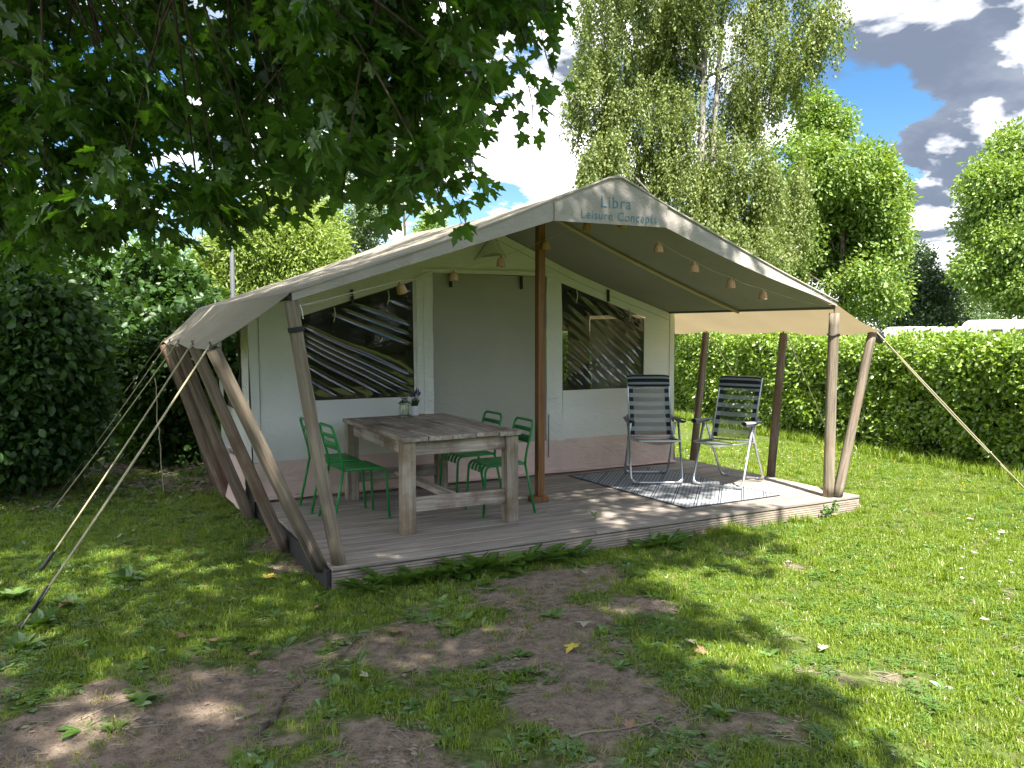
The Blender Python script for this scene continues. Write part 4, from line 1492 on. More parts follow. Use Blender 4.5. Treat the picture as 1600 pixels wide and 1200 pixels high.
for a, b in zip(string_pts[:-1], string_pts[1:]):
    for k in range(6):
        t = k / 6
        sp_.append(a.lerp(b, t) - Vector((0, 0, 0.012 * math.sin(math.pi * t))))
sp_.append(string_pts[-1])
wc = [string_pts[0].lerp(string_pts[1], k_ / 6) + Vector((0, 0.012, 0.004)) for k_ in range(7)]
tag(MB().tube(wc, 0.0035, 5).build('white_cord', M['whitecord'], None, True), 'white cord stretched from the strapped post to the tilted cup lamp', 'cord')
tag(MB().tube(sp_, 0.002, 5).build('light_string', M['rope'], None, True), 'thin pale cord carrying the wooden cup lamps under the porch roof', 'cord')


# ------------------------------------------------------------------ leaves, sprays and scattering
class LB:
    """leaf builder: many small blades in one mesh, each with its own tone"""

    def __init__(self):
        self.v, self.f, self.t = [], [], []

    def blade(self, base, fwd, nrm, size, outline, tone, fold=0.25, width=1.0, curl=0.15):
        """outline: right half of the leaf as (x, y) from the base to the tip, y along the midrib"""
        fwd = Vector(fwd).normalized()
        side = fwd.cross(Vector(nrm))
        if side.length < 1e-4:
            side = fwd.cross(Vector((1, 0.3, 0.2)))
        side.normalize()
        n = side.cross(fwd)
        base = Vector(base)
        for s in (1, -1):
            ids = []
            for (x, y) in outline:
                p = base + fwd * (y * size) + side * (s * x * width * size) + n * ((abs(x) * fold - curl * y * y) * size)
                ids.append(len(self.v))
                self.v.append(tuple(p))
                self.t.append(tone)
            self.f.append(tuple(ids) if s > 0 else tuple(reversed(ids)))

    def stick(self, a, b, r, tone=0.0):
        a, b = Vector(a), Vector(b)
        d = (b - a).normalized()
        u = d.orthogonal().normalized()
        w = d.cross(u)
        o = len(self.v)
        for p, rr in ((a, r), (b, r * 0.6)):
            for k in range(3):
                an = 2.094 * k
                self.v.append(tuple(p + u * rr * math.cos(an) + w * rr * math.sin(an)))
                self.t.append(tone)
        for k in range(3):
            self.f.append((o + k, o + (k + 1) % 3, o + 3 + (k + 1) % 3, o + 3 + k))

    def mesh(self, name, mat):
        me = bpy.data.meshes.new(name)
        me.from_pydata(self.v, [], self.f)
        a = me.attributes.new('tone', 'FLOAT', 'POINT')
        a.data.foreach_set('value', self.t)
        me.materials.append(mat)
        me.update()
        return me


MAPLE = [(0, 0), (0.10, -0.07), (0.27, -0.06), (0.40, -0.03), (0.33, 0.09), (0.30, 0.17), (0.43, 0.24), (0.47, 0.33), (0.64, 0.46), (0.50, 0.46), (0.44, 0.53), (0.32, 0.47), (0.20, 0.47),
         (0.22, 0.60), (0.29, 0.71), (0.17, 0.72), (0.12, 0.83), (0, 1.02)]
OVAL = [(0, 0), (0.20, 0.18), (0.27, 0.45), (0.19, 0.75), (0, 1)]
DIAM = [(0, 0), (0.34, 0.35), (0, 1)]
NARROW = [(0, 0), (0.10, 0.3), (0.08, 0.65), (0, 1)]


def rand_dir(rr):
    while True:
        v = Vector((rr.uniform(-1, 1), rr.uniform(-1, 1), rr.uniform(-1, 1)))
        if 0.1 < v.length < 1:
            return v.normalized()


def maple_spray(seed, mat):
    rr = random.Random(seed)
    lb = LB()
    L = rr.uniform(0.34, 0.48)
    pts = [Vector((L * t, 0.05 * math.sin(t * 3 + seed), 0.02 - 0.12 * t * t)) for t in (0, 0.25, 0.5, 0.75, 1.0)]
    for a, b in zip(pts[:-1], pts[1:]):
        lb.stick(a, b, 0.0035)
    for i, p in enumerate(pts):
        for s in ((-1, 1, -0.5) if i < 4 else (-1, 0, 1)):
            size = rr.uniform(0.072, 0.112)
            out = Vector((0.55 + 0.3 * (i == 4), s * rr.uniform(0.7, 1.1), rr.uniform(-0.45, 0.15)))
            pet = p + out.normalized() * rr.uniform(0.03, 0.075)
            lb.stick(p, pet, 0.0016)
            fwd = out + Vector((rr.uniform(-0.2, 0.3), rr.uniform(-0.3, 0.3), rr.uniform(-0.75, -0.15)))
            nrm = Vector((rr.uniform(-0.45, 0.45), rr.uniform(-0.45, 0.45), 1))
            lb.blade(pet, fwd, nrm, size, MAPLE, rr.random(), rr.uniform(-0.05, 0.30), 1.0, rr.uniform(0.0, 0.3))
    return lb.mesh('maple_spray', mat)


def ball_clump(seed, mat, n, radius, size, outline, upness=0.5, flat=0.7, width=1.0):
    rr = random.Random(seed)
    lb = LB()
    for _ in range(n):
        d = rand_dir(rr)
        p = d * (radius * rr.uniform(0.15, 1.0) ** 0.6)
        p.z *= flat
        nrm = (rand_dir(rr) * (1 - upness) + Vector((0, 0, 1)) * upness)
        fwd = d + rand_dir(rr) * 0.8 + Vector((0, 0, -0.25))
        lb.blade(p, fwd, nrm, size * rr.uniform(0.7, 1.25), outline, rr.random(), rr.uniform(0.05, 0.35), width)
    return lb.mesh('leaf_clump', mat)


def birch_strand(seed, mat, n=44, L=0.75):
    rr = random.Random(seed)
    lb = LB()
    wx, wy = rr.uniform(-0.12, 0.12), rr.uniform(-0.12, 0.12)

    def at(t):
        return Vector((wx * math.sin(t * 2.2) + 0.10 * t, wy * math.sin(t * 2.7), 0.1 - L * t))
    for k in range(4):
        lb.stick(at(k / 4), at((k + 1) / 4), 0.003)
    for _ in range(n):
        t = rr.random()
        p = at(t) + rand_dir(rr) * rr.uniform(0.02, 0.11)
        fwd = rand_dir(rr) * 0.8 + Vector((0, 0, -0.9))
        lb.blade(p, fwd, rand_dir(rr) + Vector((0, -0.2, 0.5)), rr.uniform(0.048, 0.075), DIAM, rr.random(), 0.2)
    return lb.mesh('birch_strand', mat)


def grass_tuft(seed, mat, n, h, spread, lean=0.5, w=0.0028):
    rr = random.Random(seed)
    lb = LB()
    for _ in range(n):
        a = rr.uniform(0, 6.283)
        r = spread * math.sqrt(rr.random())
        base = Vector((r * math.cos(a), r * math.sin(a), -0.006))
        hh = h * rr.uniform(0.45, 1.15)
        la = rr.uniform(0, 6.283)
        ln = lean * rr.uniform(0.1, 1.0)
        d = Vector((math.cos(la), math.sin(la), 0))
        m = base + Vector((0, 0, hh * 0.55)) + d * (hh * ln * 0.3)
        tip = base + Vector((0, 0, hh * (1 - 0.35 * ln))) + d * (hh * ln)
        sd = Vector((-math.sin(la + rr.uniform(-1, 1)), math.cos(la), 0)).normalized() * w * rr.uniform(0.7, 1.3)
        o = len(lb.v)
        lb.v += [tuple(base - sd), tuple(base + sd), tuple(m + sd * 0.8), tuple(m - sd * 0.8), tuple(tip)]
        tn = rr.random()
        lb.t += [tn] * 5
        lb.f += [(o, o + 1, o + 2, o + 3), (o + 3, o + 2, o + 4)]
    return lb.mesh('grass_tuft', mat)


def rosette(seed, mat, n, size, outline=OVAL, width=0.75, lift=0.55):
    rr = random.Random(seed)
    lb = LB()
    for k in range(n):
        a = 2 * math.pi * k / n + rr.uniform(-0.4, 0.4)
        up_ = lift * rr.uniform(0.4, 1.4)
        fwd = Vector((math.cos(a), math.sin(a), up_))
        lb.blade(Vector((0.006 * math.cos(a), 0.006 * math.sin(a), -0.004)), fwd, Vector((-math.cos(a) * up_, -math.sin(a) * up_, 1)), size * rr.uniform(0.6, 1.15), outline, rr.random(), 0.25, width, 0.35)
    return lb.mesh('rosette', mat)


DANDY = [(0, 0), (0.05, 0.12), (0.03, 0.2), (0.11, 0.30), (0.06, 0.36), (0.15, 0.48), (0.09, 0.55), (0.19, 0.68), (0.15, 0.85), (0, 1)]
CLOVER = [(0, 0.05), (0.22, 0.25), (0.34, 0.6), (0.22, 0.92), (0, 1)]
_scatter_cache = {}


def scatter_group(meshes):
    key = tuple(m.name for m in meshes)
    if key in _scatter_cache:
        return _scatter_cache[key]
    ng = bpy.data.node_groups.new('scatter', 'GeometryNodeTree')
    ng.interface.new_socket('Geometry', in_out='INPUT', socket_type='NodeSocketGeometry')
    ng.interface.new_socket('Geometry', in_out='OUTPUT', socket_type='NodeSocketGeometry')
    gi, go = ng.nodes.new('NodeGroupInput'), ng.nodes.new('NodeGroupOutput')
    iop = ng.nodes.new('GeometryNodeInstanceOnPoints')
    gti = ng.nodes.new('GeometryNodeGeometryToInstance')
    for me in meshes:
        src = bpy.data.objects.new(me.name, me)
        oi = ng.nodes.new('GeometryNodeObjectInfo')
        oi.inputs['Object'].default_value = src
        oi.inputs['As Instance'].default_value = False
        ng.links.new(oi.outputs['Geometry'], gti.inputs[0])
    ng.links.new(gi.outputs[0], iop.inputs['Points'])
    ng.links.new(gti.outputs[0], iop.inputs['Instance'])
    iop.inputs['Pick Instance'].default_value = True

    def attr(name, typ):
        a = ng.nodes.new('GeometryNodeInputNamedAttribute')
        a.data_type = typ
        a.inputs['Name'].default_value = name
        return next(s for s in a.outputs if s.enabled and s.name == 'Attribute')
    ng.links.new(attr('idx', 'INT'), iop.inputs['Instance Index'])
    e2r = ng.nodes.new('FunctionNodeEulerToRotation')
    ng.links.new(attr('rot', 'FLOAT_VECTOR'), e2r.inputs[0])
    ng.links.new(e2r.outputs[0], iop.inputs['Rotation'])
    ng.links.new(attr('scl', 'FLOAT'), iop.inputs['Scale'])
    ng.links.new(iop.outputs[0], go.inputs[0])
    _scatter_cache[key] = ng
    return ng


def scatter(name, meshes, pos, rot, scl, parent=None):
    pos, rot, scl = np.asarray(pos, np.float32), np.asarray(rot, np.float32), np.asarray(scl, np.float32)
    me = bpy.data.meshes.new(name)
    me.vertices.add(len(pos))
    me.vertices.foreach_set('co', pos.ravel())
    a = me.attributes.new('rot', 'FLOAT_VECTOR', 'POINT')
    a.data.foreach_set('vector', rot.ravel())
    a = me.attributes.new('scl', 'FLOAT', 'POINT')
    a.data.foreach_set('value', scl)
    a = me.attributes.new('idx', 'INT', 'POINT')
    a.data.foreach_set('value', nrng.integers(0, len(meshes), len(pos)).astype(np.int32))
    for m in meshes:
        for mt in m.materials:
            if mt.name not in [x.name for x in me.materials]:
                me.materials.append(mt)
    o = link(name, me, parent)
    md = o.modifiers.new('scatter', 'NODES')
    md.node_group = scatter_group(meshes)
    o['kind'] = 'stuff'
    return o


def out_rot(d, rr, tilt=0.5):
    """turn a clump so that it leans out along d"""
    yaw = math.atan2(d[1], d[0])
    return (rr.uniform(-tilt, tilt), rr.uniform(-tilt, tilt), yaw + rr.uniform(-0.6, 0.6))


def limb(pts, r0, r1, name, mat, parent, seg=8):
    pts = [Vector(p) for p in pts]
    fine = []
    for i in range(len(pts) - 1):
        p0, p1, p2, p3 = pts[max(i - 1, 0)], pts[i], pts[i + 1], pts[min(i + 2, len(pts) - 1)]
        for k in range(5):
            t = k / 5
            fine.append(0.5 * ((2 * p1) + (p2 - p0) * t + (2 * p0 - 5 * p1 + 4 * p2 - p3) * t * t + (3 * p1 - p0 - 3 * p2 + p3) * t ** 3))
    fine.append(pts[-1])
    n = len(fine)
    return MB().tube(fine, [r0 + (r1 - r0) * (i / (n - 1)) ** 0.8 for i in range(n)], seg, jitter=0.06).build(name, mat, parent, True)


def tree(name, label, base, D, blobs, clumps, bark, trunk_r, per=1.0, seed=1, group=None, hang=False, cat='tree', depth=1.0, scl=(0.8, 1.3), limbs=True, shell=0.5, gap=0.28, trunk_top=None):
    """blobs: (px, py, rpx, rpy, n) masses of the crown, standing D metres off"""
    rr = random.Random(seed)
    base = Vector(base)
    root = thing(name, label, cat, base, 0, group)
    pos, rot, sc = [], [], []
    cents = []
    for (px_, py_, rx_, ry_, n) in blobs:
        dz = rr.uniform(-0.5, 0.5) * depth
        C = at_d(px_, py_, D + dz) - base
        rx, rz = rx_ * D / FPX, ry_ * D / FPX
        ry = rx * 0.95
        cents.append((C, rx, rz))
        for _ in range(int(n * per)):
            d = rand_dir(rr)
            k = shell + (1 - shell) * rr.random() ** 0.5
            p = Vector((C.x + d.x * rx * k, C.y + d.y * ry * k, C.z + d.z * rz * k))
            # ragged: noise opens gaps and pushes tufts out
            g = wob(p.x * 1.3 + seed, p.z * 1.0 + p.y * 0.9, seed % 40 + 1) + 0.5
            if g < gap:
                continue
            p += d * (g - 0.5) * 0.5 * min(rx, rz)
            if p.z + base.z < 0.15:
                continue
            pos.append(tuple(p))
            rot.append((rr.uniform(-0.25, 0.25), rr.uniform(-0.25, 0.25), rr.uniform(0, 6.28)) if hang else out_rot(d, rr))
            sc.append(rr.uniform(*scl))
    scatter('crown', clumps, pos, rot, sc, root)
    top = max(c[0].z for c in cents)
    tx = sum(c[0].x for c in cents) / len(cents)
    ty = sum(c[0].y for c in cents) / len(cents)
    tt = trunk_top if trunk_top is not None else top * 0.92
    trunk_path = [(0, 0, -0.1), (tx * 0.15, ty * 0.15, tt * 0.3), (tx * 0.6, ty * 0.6, tt * 0.65), (tx, ty, tt)]
    limb(trunk_path, trunk_r, trunk_r * 0.22, 'trunk', bark, root, 10)
    if limbs:
        for C, rx, rz in cents:
            if rx * FPX / D < 28:
                continue
            zz = max(0.25 * tt, min(C.z - 0.6 * math.hypot(C.x - tx, C.y - ty) - 0.2, tt * 0.9))
            f = zz / tt
            s = Vector((tx * (f ** 1.6), ty * (f ** 1.6), zz))
            mid = s.lerp(C, 0.5) + Vector((rr.uniform(-0.1, 0.1), rr.uniform(-0.1, 0.1), -0.08 * (C - s).length))
            limb([s, mid, C, C + (C - s).normalized() * rx * 0.15], trunk_r * 0.26, 0.012, 'limb', bark, root, 6)
    return root


def ground_at(px_, D):
    p = at_d(px_, 515, D)
    return Vector((p.x, p.y, 0.0))


# ------------------------------------------------------------------ trees behind the tent and the hedge
birch_c = [birch_strand(s, M['birch']) for s in range(4)]
ash_c = [ball_clump(20 + s, M['ash'], 62, 0.34, 0.09, OVAL, 0.45, 0.8) for s in range(3)]
lime_c = [ball_clump(30 + s, M['lime'], 60, 0.34, 0.11, NARROW, 0.35, 1.0, 1.6) for s in range(3)]
olive_c = [ball_clump(40 + s, M['olivet'], 44, 0.36, 0.085, OVAL, 0.4, 0.8) for s in range(3)]
green_c = [ball_clump(45 + s, M['ash'], 40, 0.40, 0.11, OVAL, 0.4, 0.8) for s in range(3)]
dark_c = [ball_clump(50 + s, M['darkt'], 50, 0.42, 0.11, OVAL, 0.4, 0.8) for s in range(3)]
shrub_c = [ball_clump(60 + s, M['shrub'], 52, 0.27, 0.078, OVAL, 0.5, 0.8, 1.25) for s in range(4)]
hedge_c = [ball_clump(70 + s, M['hedge'], 30, 0.15, 0.058, OVAL, 0.35, 0.9, 1.15) for s in range(4)]

G_T = 'trees standing behind the tent'
b_root = tree('birch_tree', 'tall weeping birch with hanging strands and pale stems behind the tent roof', ground_at(1085, 17), 17,
              [(1000, 40, 100, 80, 210), (1120, 50, 110, 95, 260), (1225, 40, 75, 85, 170), (935, 155, 48, 70, 120), (1010, 185, 85, 90, 230), (1110, 200, 95, 100, 240), (1205, 170, 66, 95, 150),
               (1290, 60, 22, 80, 55), (955, 235, 40, 35, 60), (1060, 310, 95, 80, 260), (1150, 320, 85, 85, 220), (1215, 290, 55, 80, 110), (1040, -70, 140, 80, 240), (1170, -80, 120, 80, 200),
               (1080, -170, 120, 80, 160), (1120, 410, 110, 60, 220), (925, 270, 22, 45, 34), (1240, 390, 60, 60, 110)],
              birch_c, M['birchbark'], 0.15, 2.3, 101, G_T, hang=True, depth=1.8, gap=0.49, shell=0.25)
limb([Vector((0.2, 0.1, 0)), Vector((0.5, 0.2, 3)), Vector((0.55, 0.1, 6)), Vector((0.9, 0.2, 9.5))], 0.12, 0.03, 'trunk', M['birchbark'], b_root)
tree('ash_tree', 'bright green wind-tossed tree with a ragged crown just behind the sunny hedge', ground_at(1320, 21), 21,
     [(1298, 235, 46, 70, 130), (1310, 335, 92, 105, 420), (1350, 250, 30, 50, 70), (1255, 300, 70, 80, 210), (1330, 290, 55, 60, 160), (1378, 310, 34, 60, 110), (1330, 210, 16, 35, 24), (1300, 380, 95, 80, 380), (1370, 385, 42, 70, 170), (1230, 430, 60, 60, 160),
      (1330, 450, 80, 50, 230), (1270, 180, 22, 30, 30), (1388, 262, 14, 26, 20), (1200, 370, 40, 50, 90)], ash_c, M['bark'], 0.16, 1.3, 103, G_T, depth=1.4, gap=0.34)
tree('oak_tree', 'broad mid-green tree with layered boughs rising beside the parked caravans', ground_at(1640, 62), 62,
     [(1580, 235, 36, 40, 80), (1605, 370, 85, 120, 420), (1555, 290, 46, 44, 130), (1600, 320, 60, 60, 200), (1535, 355, 40, 26, 90), (1590, 390, 55, 36, 170), (1650, 300, 70, 110, 330), (1525, 420, 30, 20, 60), (1585, 440, 60, 30, 150), (1650, 450, 80, 50, 230), (1545, 395, 24, 20, 40),
      (1740, 330, 80, 120, 300)], [ball_clump(47 + s, M['ash'], 40, 0.42, 0.13, OVAL, 0.5, 0.7) for s in range(3)], M['bark'], 0.4, 1.25, 104, G_T, gap=0.36, scl=(1.8, 2.7))
tree('dark_tree', 'small dark rounded tree far behind the hedge', ground_at(1430, 70), 70, [(1425, 440, 42, 45, 150), (1405, 470, 40, 40, 130), (1450, 470, 36, 40, 120), (1430, 405, 22, 22, 40), (1425, 495, 70, 25, 130)],
     dark_c, M['bark'], 0.3, 1.3, 105, G_T, scl=(1.6, 2.4))
tree('distant_tree', 'pale olive tree far behind, beside the dark rounded tree', ground_at(1490, 84), 84, [(1490, 460, 40, 34, 150), (1520, 480, 40, 25, 120), (1465, 485, 35, 25, 90), (1500, 500, 70, 18, 130)], olive_c, M['bark'], 0.15, 1.5, 106, G_T, scl=(2.2, 3.2))
tree('willow_tree', 'bright yellow-green feathery tree beside the metal lamp post', ground_at(430, 20), 20,
     [(420, 385, 75, 55, 330), (360, 430, 45, 60, 190), (485, 410, 50, 50, 190), (435, 340, 50, 24, 110), (505, 450, 45, 45, 160), (350, 485, 50, 40, 150), (430, 460, 90, 60, 300), (500, 350, 26, 24, 40)], lime_c, M['bark'], 0.15, 1.35, 107, G_T, gap=0.2)
tree('airy_tree', 'airy grey-green tree seen between the bright willow and the roof', ground_at(525, 28), 28,
     [(520, 290, 42, 40, 110), (555, 335, 40, 50, 120), (490, 265, 36, 26, 60), (440, 310, 36, 34, 70), (560, 390, 36, 40, 110), (545, 265, 20, 20, 30), (590, 320, 20, 30, 36), (480, 220, 26, 30, 40)], olive_c, M['bark'], 0.14, 1.25, 108, G_T, gap=0.42)
tree('round_tree', 'light green tree peeping over the roof slope', ground_at(640, 32), 32,
     [(640, 335, 42, 32, 130), (605, 310, 24, 22, 50), (680, 355, 28, 20, 60), (620, 370, 50, 30, 150), (590, 380, 30, 30, 70), (655, 390, 60, 30, 140), (625, 292, 12, 12, 16)], green_c, M['bark'], 0.15, 1.3, 109, G_T, gap=0.38)
tree('sunlit_tree', 'pale sunlit tree glimpsed between the shaded shrubs and the maple', ground_at(30, 24), 24,
     [(30, 420, 50, 50, 200), (-40, 380, 70, 80, 260), (80, 440, 40, 40, 110), (30, 340, 40, 40, 100)], lime_c, M['bark'], 0.15, 1.2, 110, G_T, gap=0.3)
tree('hazy_tree', 'tall light tree half hidden behind the overhanging maple', ground_at(200, 30), 30,
     [(200, 400, 70, 50, 200), (300, 415, 50, 40, 110), (120, 390, 60, 50, 140), (220, 450, 110, 50, 240)], green_c, M['bark'], 0.2, 1.2, 111, G_T, gap=0.45)

# shaded shrubs on the left
G_S = 'shaded shrubs beside the tent'
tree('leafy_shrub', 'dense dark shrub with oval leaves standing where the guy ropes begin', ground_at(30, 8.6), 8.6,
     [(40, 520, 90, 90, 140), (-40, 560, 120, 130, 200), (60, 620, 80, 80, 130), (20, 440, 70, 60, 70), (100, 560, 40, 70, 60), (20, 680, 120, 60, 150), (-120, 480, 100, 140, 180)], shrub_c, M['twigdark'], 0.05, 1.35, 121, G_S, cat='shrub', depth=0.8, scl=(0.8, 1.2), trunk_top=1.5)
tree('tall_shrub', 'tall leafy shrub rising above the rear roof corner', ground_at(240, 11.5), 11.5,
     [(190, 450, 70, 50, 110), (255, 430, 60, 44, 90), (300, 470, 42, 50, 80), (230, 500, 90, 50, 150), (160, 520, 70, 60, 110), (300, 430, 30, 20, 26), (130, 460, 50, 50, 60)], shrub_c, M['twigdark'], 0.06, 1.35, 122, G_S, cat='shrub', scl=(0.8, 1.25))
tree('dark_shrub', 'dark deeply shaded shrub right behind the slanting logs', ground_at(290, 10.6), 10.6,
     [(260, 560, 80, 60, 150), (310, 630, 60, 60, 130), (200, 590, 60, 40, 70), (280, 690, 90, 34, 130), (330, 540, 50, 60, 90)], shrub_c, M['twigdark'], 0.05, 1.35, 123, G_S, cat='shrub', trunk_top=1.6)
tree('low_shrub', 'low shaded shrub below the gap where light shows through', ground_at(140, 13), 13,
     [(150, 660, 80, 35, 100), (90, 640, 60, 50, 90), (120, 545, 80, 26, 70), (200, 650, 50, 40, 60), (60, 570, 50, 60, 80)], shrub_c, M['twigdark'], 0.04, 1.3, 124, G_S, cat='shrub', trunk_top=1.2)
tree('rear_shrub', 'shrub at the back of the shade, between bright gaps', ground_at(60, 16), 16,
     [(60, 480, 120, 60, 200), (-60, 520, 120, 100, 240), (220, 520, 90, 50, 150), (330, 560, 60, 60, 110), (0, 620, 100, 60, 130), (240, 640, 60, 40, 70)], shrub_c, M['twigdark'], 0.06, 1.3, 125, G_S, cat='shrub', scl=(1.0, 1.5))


# ------------------------------------------------------------------ the clipped hedge
def hedge_x(y):
    return 8.0 + 0.15 * y


hedge = thing('clipped_hedge', 'long clipped hornbeam hedge with sunlit yellow-green top along the lawn', 'hedge', (8.6, 4, 0))
HB = Vector((8.6, 4, 0))
rr = random.Random(5)
pos, rot, sc = [], [], []
HH, HT = 1.50, 1.15
Y0h, Y1h = -7.0, 24.0
for _ in range(8500):
    y = rr.uniform(Y0h, Y1h)
    f = rr.random()
    if f < 0.66:       # face towards the tent
        z = HH * rr.random() ** 0.85
        dpt = 0.05 + 0.16 * (wob(y * 1.4, z * 2.0, 15)) + 0.12 * rr.random() ** 2 + 0.22 * max(0.0, 0.35 - z)
        p, d = Vector((hedge_x(y) + dpt, y, z)), Vector((-1, 0, 0.25))
    elif f < 0.95:     # top
        p = Vector((hedge_x(y) + HT * rr.random(), y, HH + 0.17 * wob(y * 1.1, 7.0, 16) + 0.10 * wob(y * 4.3, 2.0, 20) + 0.07 * rr.random() - 0.06))
        d = Vector((rr.uniform(-0.3, 0.3), 0, 1))
    else:              # back
        p, d = Vector((hedge_x(y) + HT, y, HH * rr.random())), Vector((1, 0, 0.2))
    g = wob(p.y * 2.6, p.z * 3.4, 17) + 0.5
    if f < 0.66 and g < 0.08:
        continue
    p.x += (0.5 - g) * 0.14
    pos.append(tuple(p - HB))
    rot.append(out_rot(d, rr, 0.7))
    sc.append(rr.uniform(0.75, 1.25))
scatter('foliage', hedge_c, pos, rot, sc, hedge)
pos, rot, sc = [], [], []
for _ in range(420):   # young shoots standing above the clipped top
    y = rr.uniform(Y0h, Y1h)
    n_ = rr.randint(1, 3)
    x = hedge_x(y) + HT * rr.random()
    for k in range(n_):
        pos.append((x - HB.x + rr.uniform(-0.03, 0.03), y - HB.y + rr.uniform(-0.03, 0.03), HH + 0.05 + 0.075 * k))
        rot.append((rr.uniform(-0.5, 0.5), rr.uniform(-0.5, 0.5), rr.uniform(0, 6.28)))
        sc.append(rr.uniform(0.35, 0.55))
shoot_c = [ball_clump(90 + s, M['hedge'], 14, 0.16, 0.06, OVAL, 0.3, 1.3) for s in range(2)]
scatter('young_shoots', shoot_c, pos, rot, sc, hedge)
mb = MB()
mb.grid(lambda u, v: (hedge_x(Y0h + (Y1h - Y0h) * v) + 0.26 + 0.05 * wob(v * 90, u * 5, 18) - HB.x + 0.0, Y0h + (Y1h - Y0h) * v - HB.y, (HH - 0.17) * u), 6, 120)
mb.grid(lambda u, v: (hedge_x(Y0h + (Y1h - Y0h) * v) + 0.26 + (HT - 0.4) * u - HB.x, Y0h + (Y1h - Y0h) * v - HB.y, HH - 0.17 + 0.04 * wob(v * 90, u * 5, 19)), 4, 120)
mb.build('light_blocking_core', M['hedgecore'], hedge, True)  # dark sheets added inside the foliage to block light through the hedge
for k in range(46):
    y = Y0h + (k + rr.random()) * (Y1h - Y0h) / 46
    x = hedge_x(y) + 0.2
    limb([(x - HB.x, y - HB.y, -0.05), (x + rr.uniform(-0.06, 0.06) - HB.x, y + rr.uniform(-0.1, 0.1) - HB.y, 0.35), (x + 0.1 - HB.x, y - HB.y + rr.uniform(-0.15, 0.15), 0.8)], 0.018, 0.008, 'stem', M['twigdark'], hedge, 5)


# ------------------------------------------------------------------ parked caravans beyond the hedge, and the lamp post
def caravan(px_, D, L, H, label, rz):
    base = ground_at(px_, D)
    c = thing('parked_caravan', label, 'caravan', base, rz, 'white caravans beyond the hedge')
    prof_ = round_path([(-L / 2, 0.45), (-L / 2, H * 0.62), (-L / 2 + 0.55, H), (L / 2 - 0.45, H), (L / 2, H * 0.7), (L / 2, 0.45)] if False else
                       [(-L / 2, 0.45, 0), (-L / 2, H * 0.6, 0), (-L / 2 + 0.6, H, 0), (L / 2 - 0.5, H, 0), (L / 2, H * 0.7, 0), (L / 2, 0.45, 0)], 0.35, 5)
    n = len(prof_)
    mb_ = MB()
    vs = [(p_.x, -1.05, p_.y) for p_ in prof_] + [(p_.x, 1.05, p_.y) for p_ in prof_]
    mb_.add(vs, [(i, i + 1, n + i + 1, n + i) for i in range(n - 1)] + [(n - 1, 0, n, 2 * n - 1), tuple(reversed(range(n))), tuple(range(n, 2 * n))])
    bevel(mb_.build('body', M['caravan'], c), 0.06, 3)
    for x in (-L * 0.28, L * 0.0, L * 0.28):
        bevel(MB().box(x - 0.45, x + 0.45, -1.075, -1.052, H * 0.52, H * 0.76).build('window', M['darkglass'], c), 0.008)
    bevel(MB().box(L * 0.36, L * 0.36 + 0.5, -1.072, -1.052, 0.55, H * 0.85).build('door', M['caravan'], c), 0.006)
    for y in (-0.95, 0.95):
        w = MB().lathe([(0.10, -0.09), (0.27, -0.09), (0.32, -0.06), (0.32, 0.06), (0.27, 0.09), (0.10, 0.09)], 18).build('wheel', M['blackplastic'], c, True, (0, y, 0.32), (R(90), 0, 0))
    MB().tube([(-L / 2, 0, 0.5), (-L / 2 - 1.0, 0, 0.45)], 0.05, 6).build('drawbar', M['steel'], c)
    MB().tube([(-L / 2 - 0.9, 0, 0.45), (-L / 2 - 0.9, 0, 0.0)], 0.03, 6).build('jockey_leg', M['steel'], c)
    return c


caravan(1432, 50, 4.0, 1.90, 'low white caravan roof just above the hedge beside the dark rounded tree', YAW)
caravan(1494, 54, 3.0, 1.92, 'small white caravan roof between two larger white ones', YAW + 0.05)
caravan(1585, 50, 6.0, 2.32, 'tall white caravan with rounded roof end in front of the broad oak', YAW - 0.05)

lp0 = ground_at(365, 16.5)
lamp = thing('lamp_post', 'slender grey metal lamp post standing behind the tent', 'lamp post', lp0)
MB().tube([(0, 0, 0), (0, 0, 2.4), (0, 0, 2.42), (0, 0, 4.7)], [0.062, 0.058, 0.046, 0.040], 12).build('mast', M['steel'], lamp, True)
MB().lathe([(0.02, 4.66), (0.14, 4.70), (0.16, 4.78), (0.10, 4.86), (0.03, 4.9)], 14).build('lamp_head', M['steel'], lamp, True)
MB().lathe([(0.09, 0.0), (0.09, 0.25), (0.065, 0.28)], 12).build('base_sleeve', M['steel'], lamp, True)


# ------------------------------------------------------------------ the maple that shades the lawn
maple_c = [maple_spray(s, M['maple']) for s in range(6)]
MBASE = Vector((-4.7, -5.6, 0.0))
maple = thing('maple_tree', 'big maple overhanging the lawn with dark lobed leaves on drooping boughs', 'tree', MBASE)
rr = random.Random(77)
# drooping outer boughs: where each one hangs (photo direction and distance from the camera), radius and fullness
LOWER = [(-260, 430), (0, 405), (120, 405), (250, 400), (330, 372), (360, 345), (400, 312), (450, 325), (500, 292), (560, 308), (640, 302), (690, 330), (720, 282), (735, 232), (742, 182), (765, 166), (772, 112), (780, 66), (815, 30), (860, -10), (890, -60), (930, -120)]


def lower_edge(x):
    for (a, ya), (b, yb) in zip(LOWER[:-1], LOWER[1:]):
        if a <= x <= b:
            return ya + (yb - ya) * (x - a) / (b - a)
    return -120


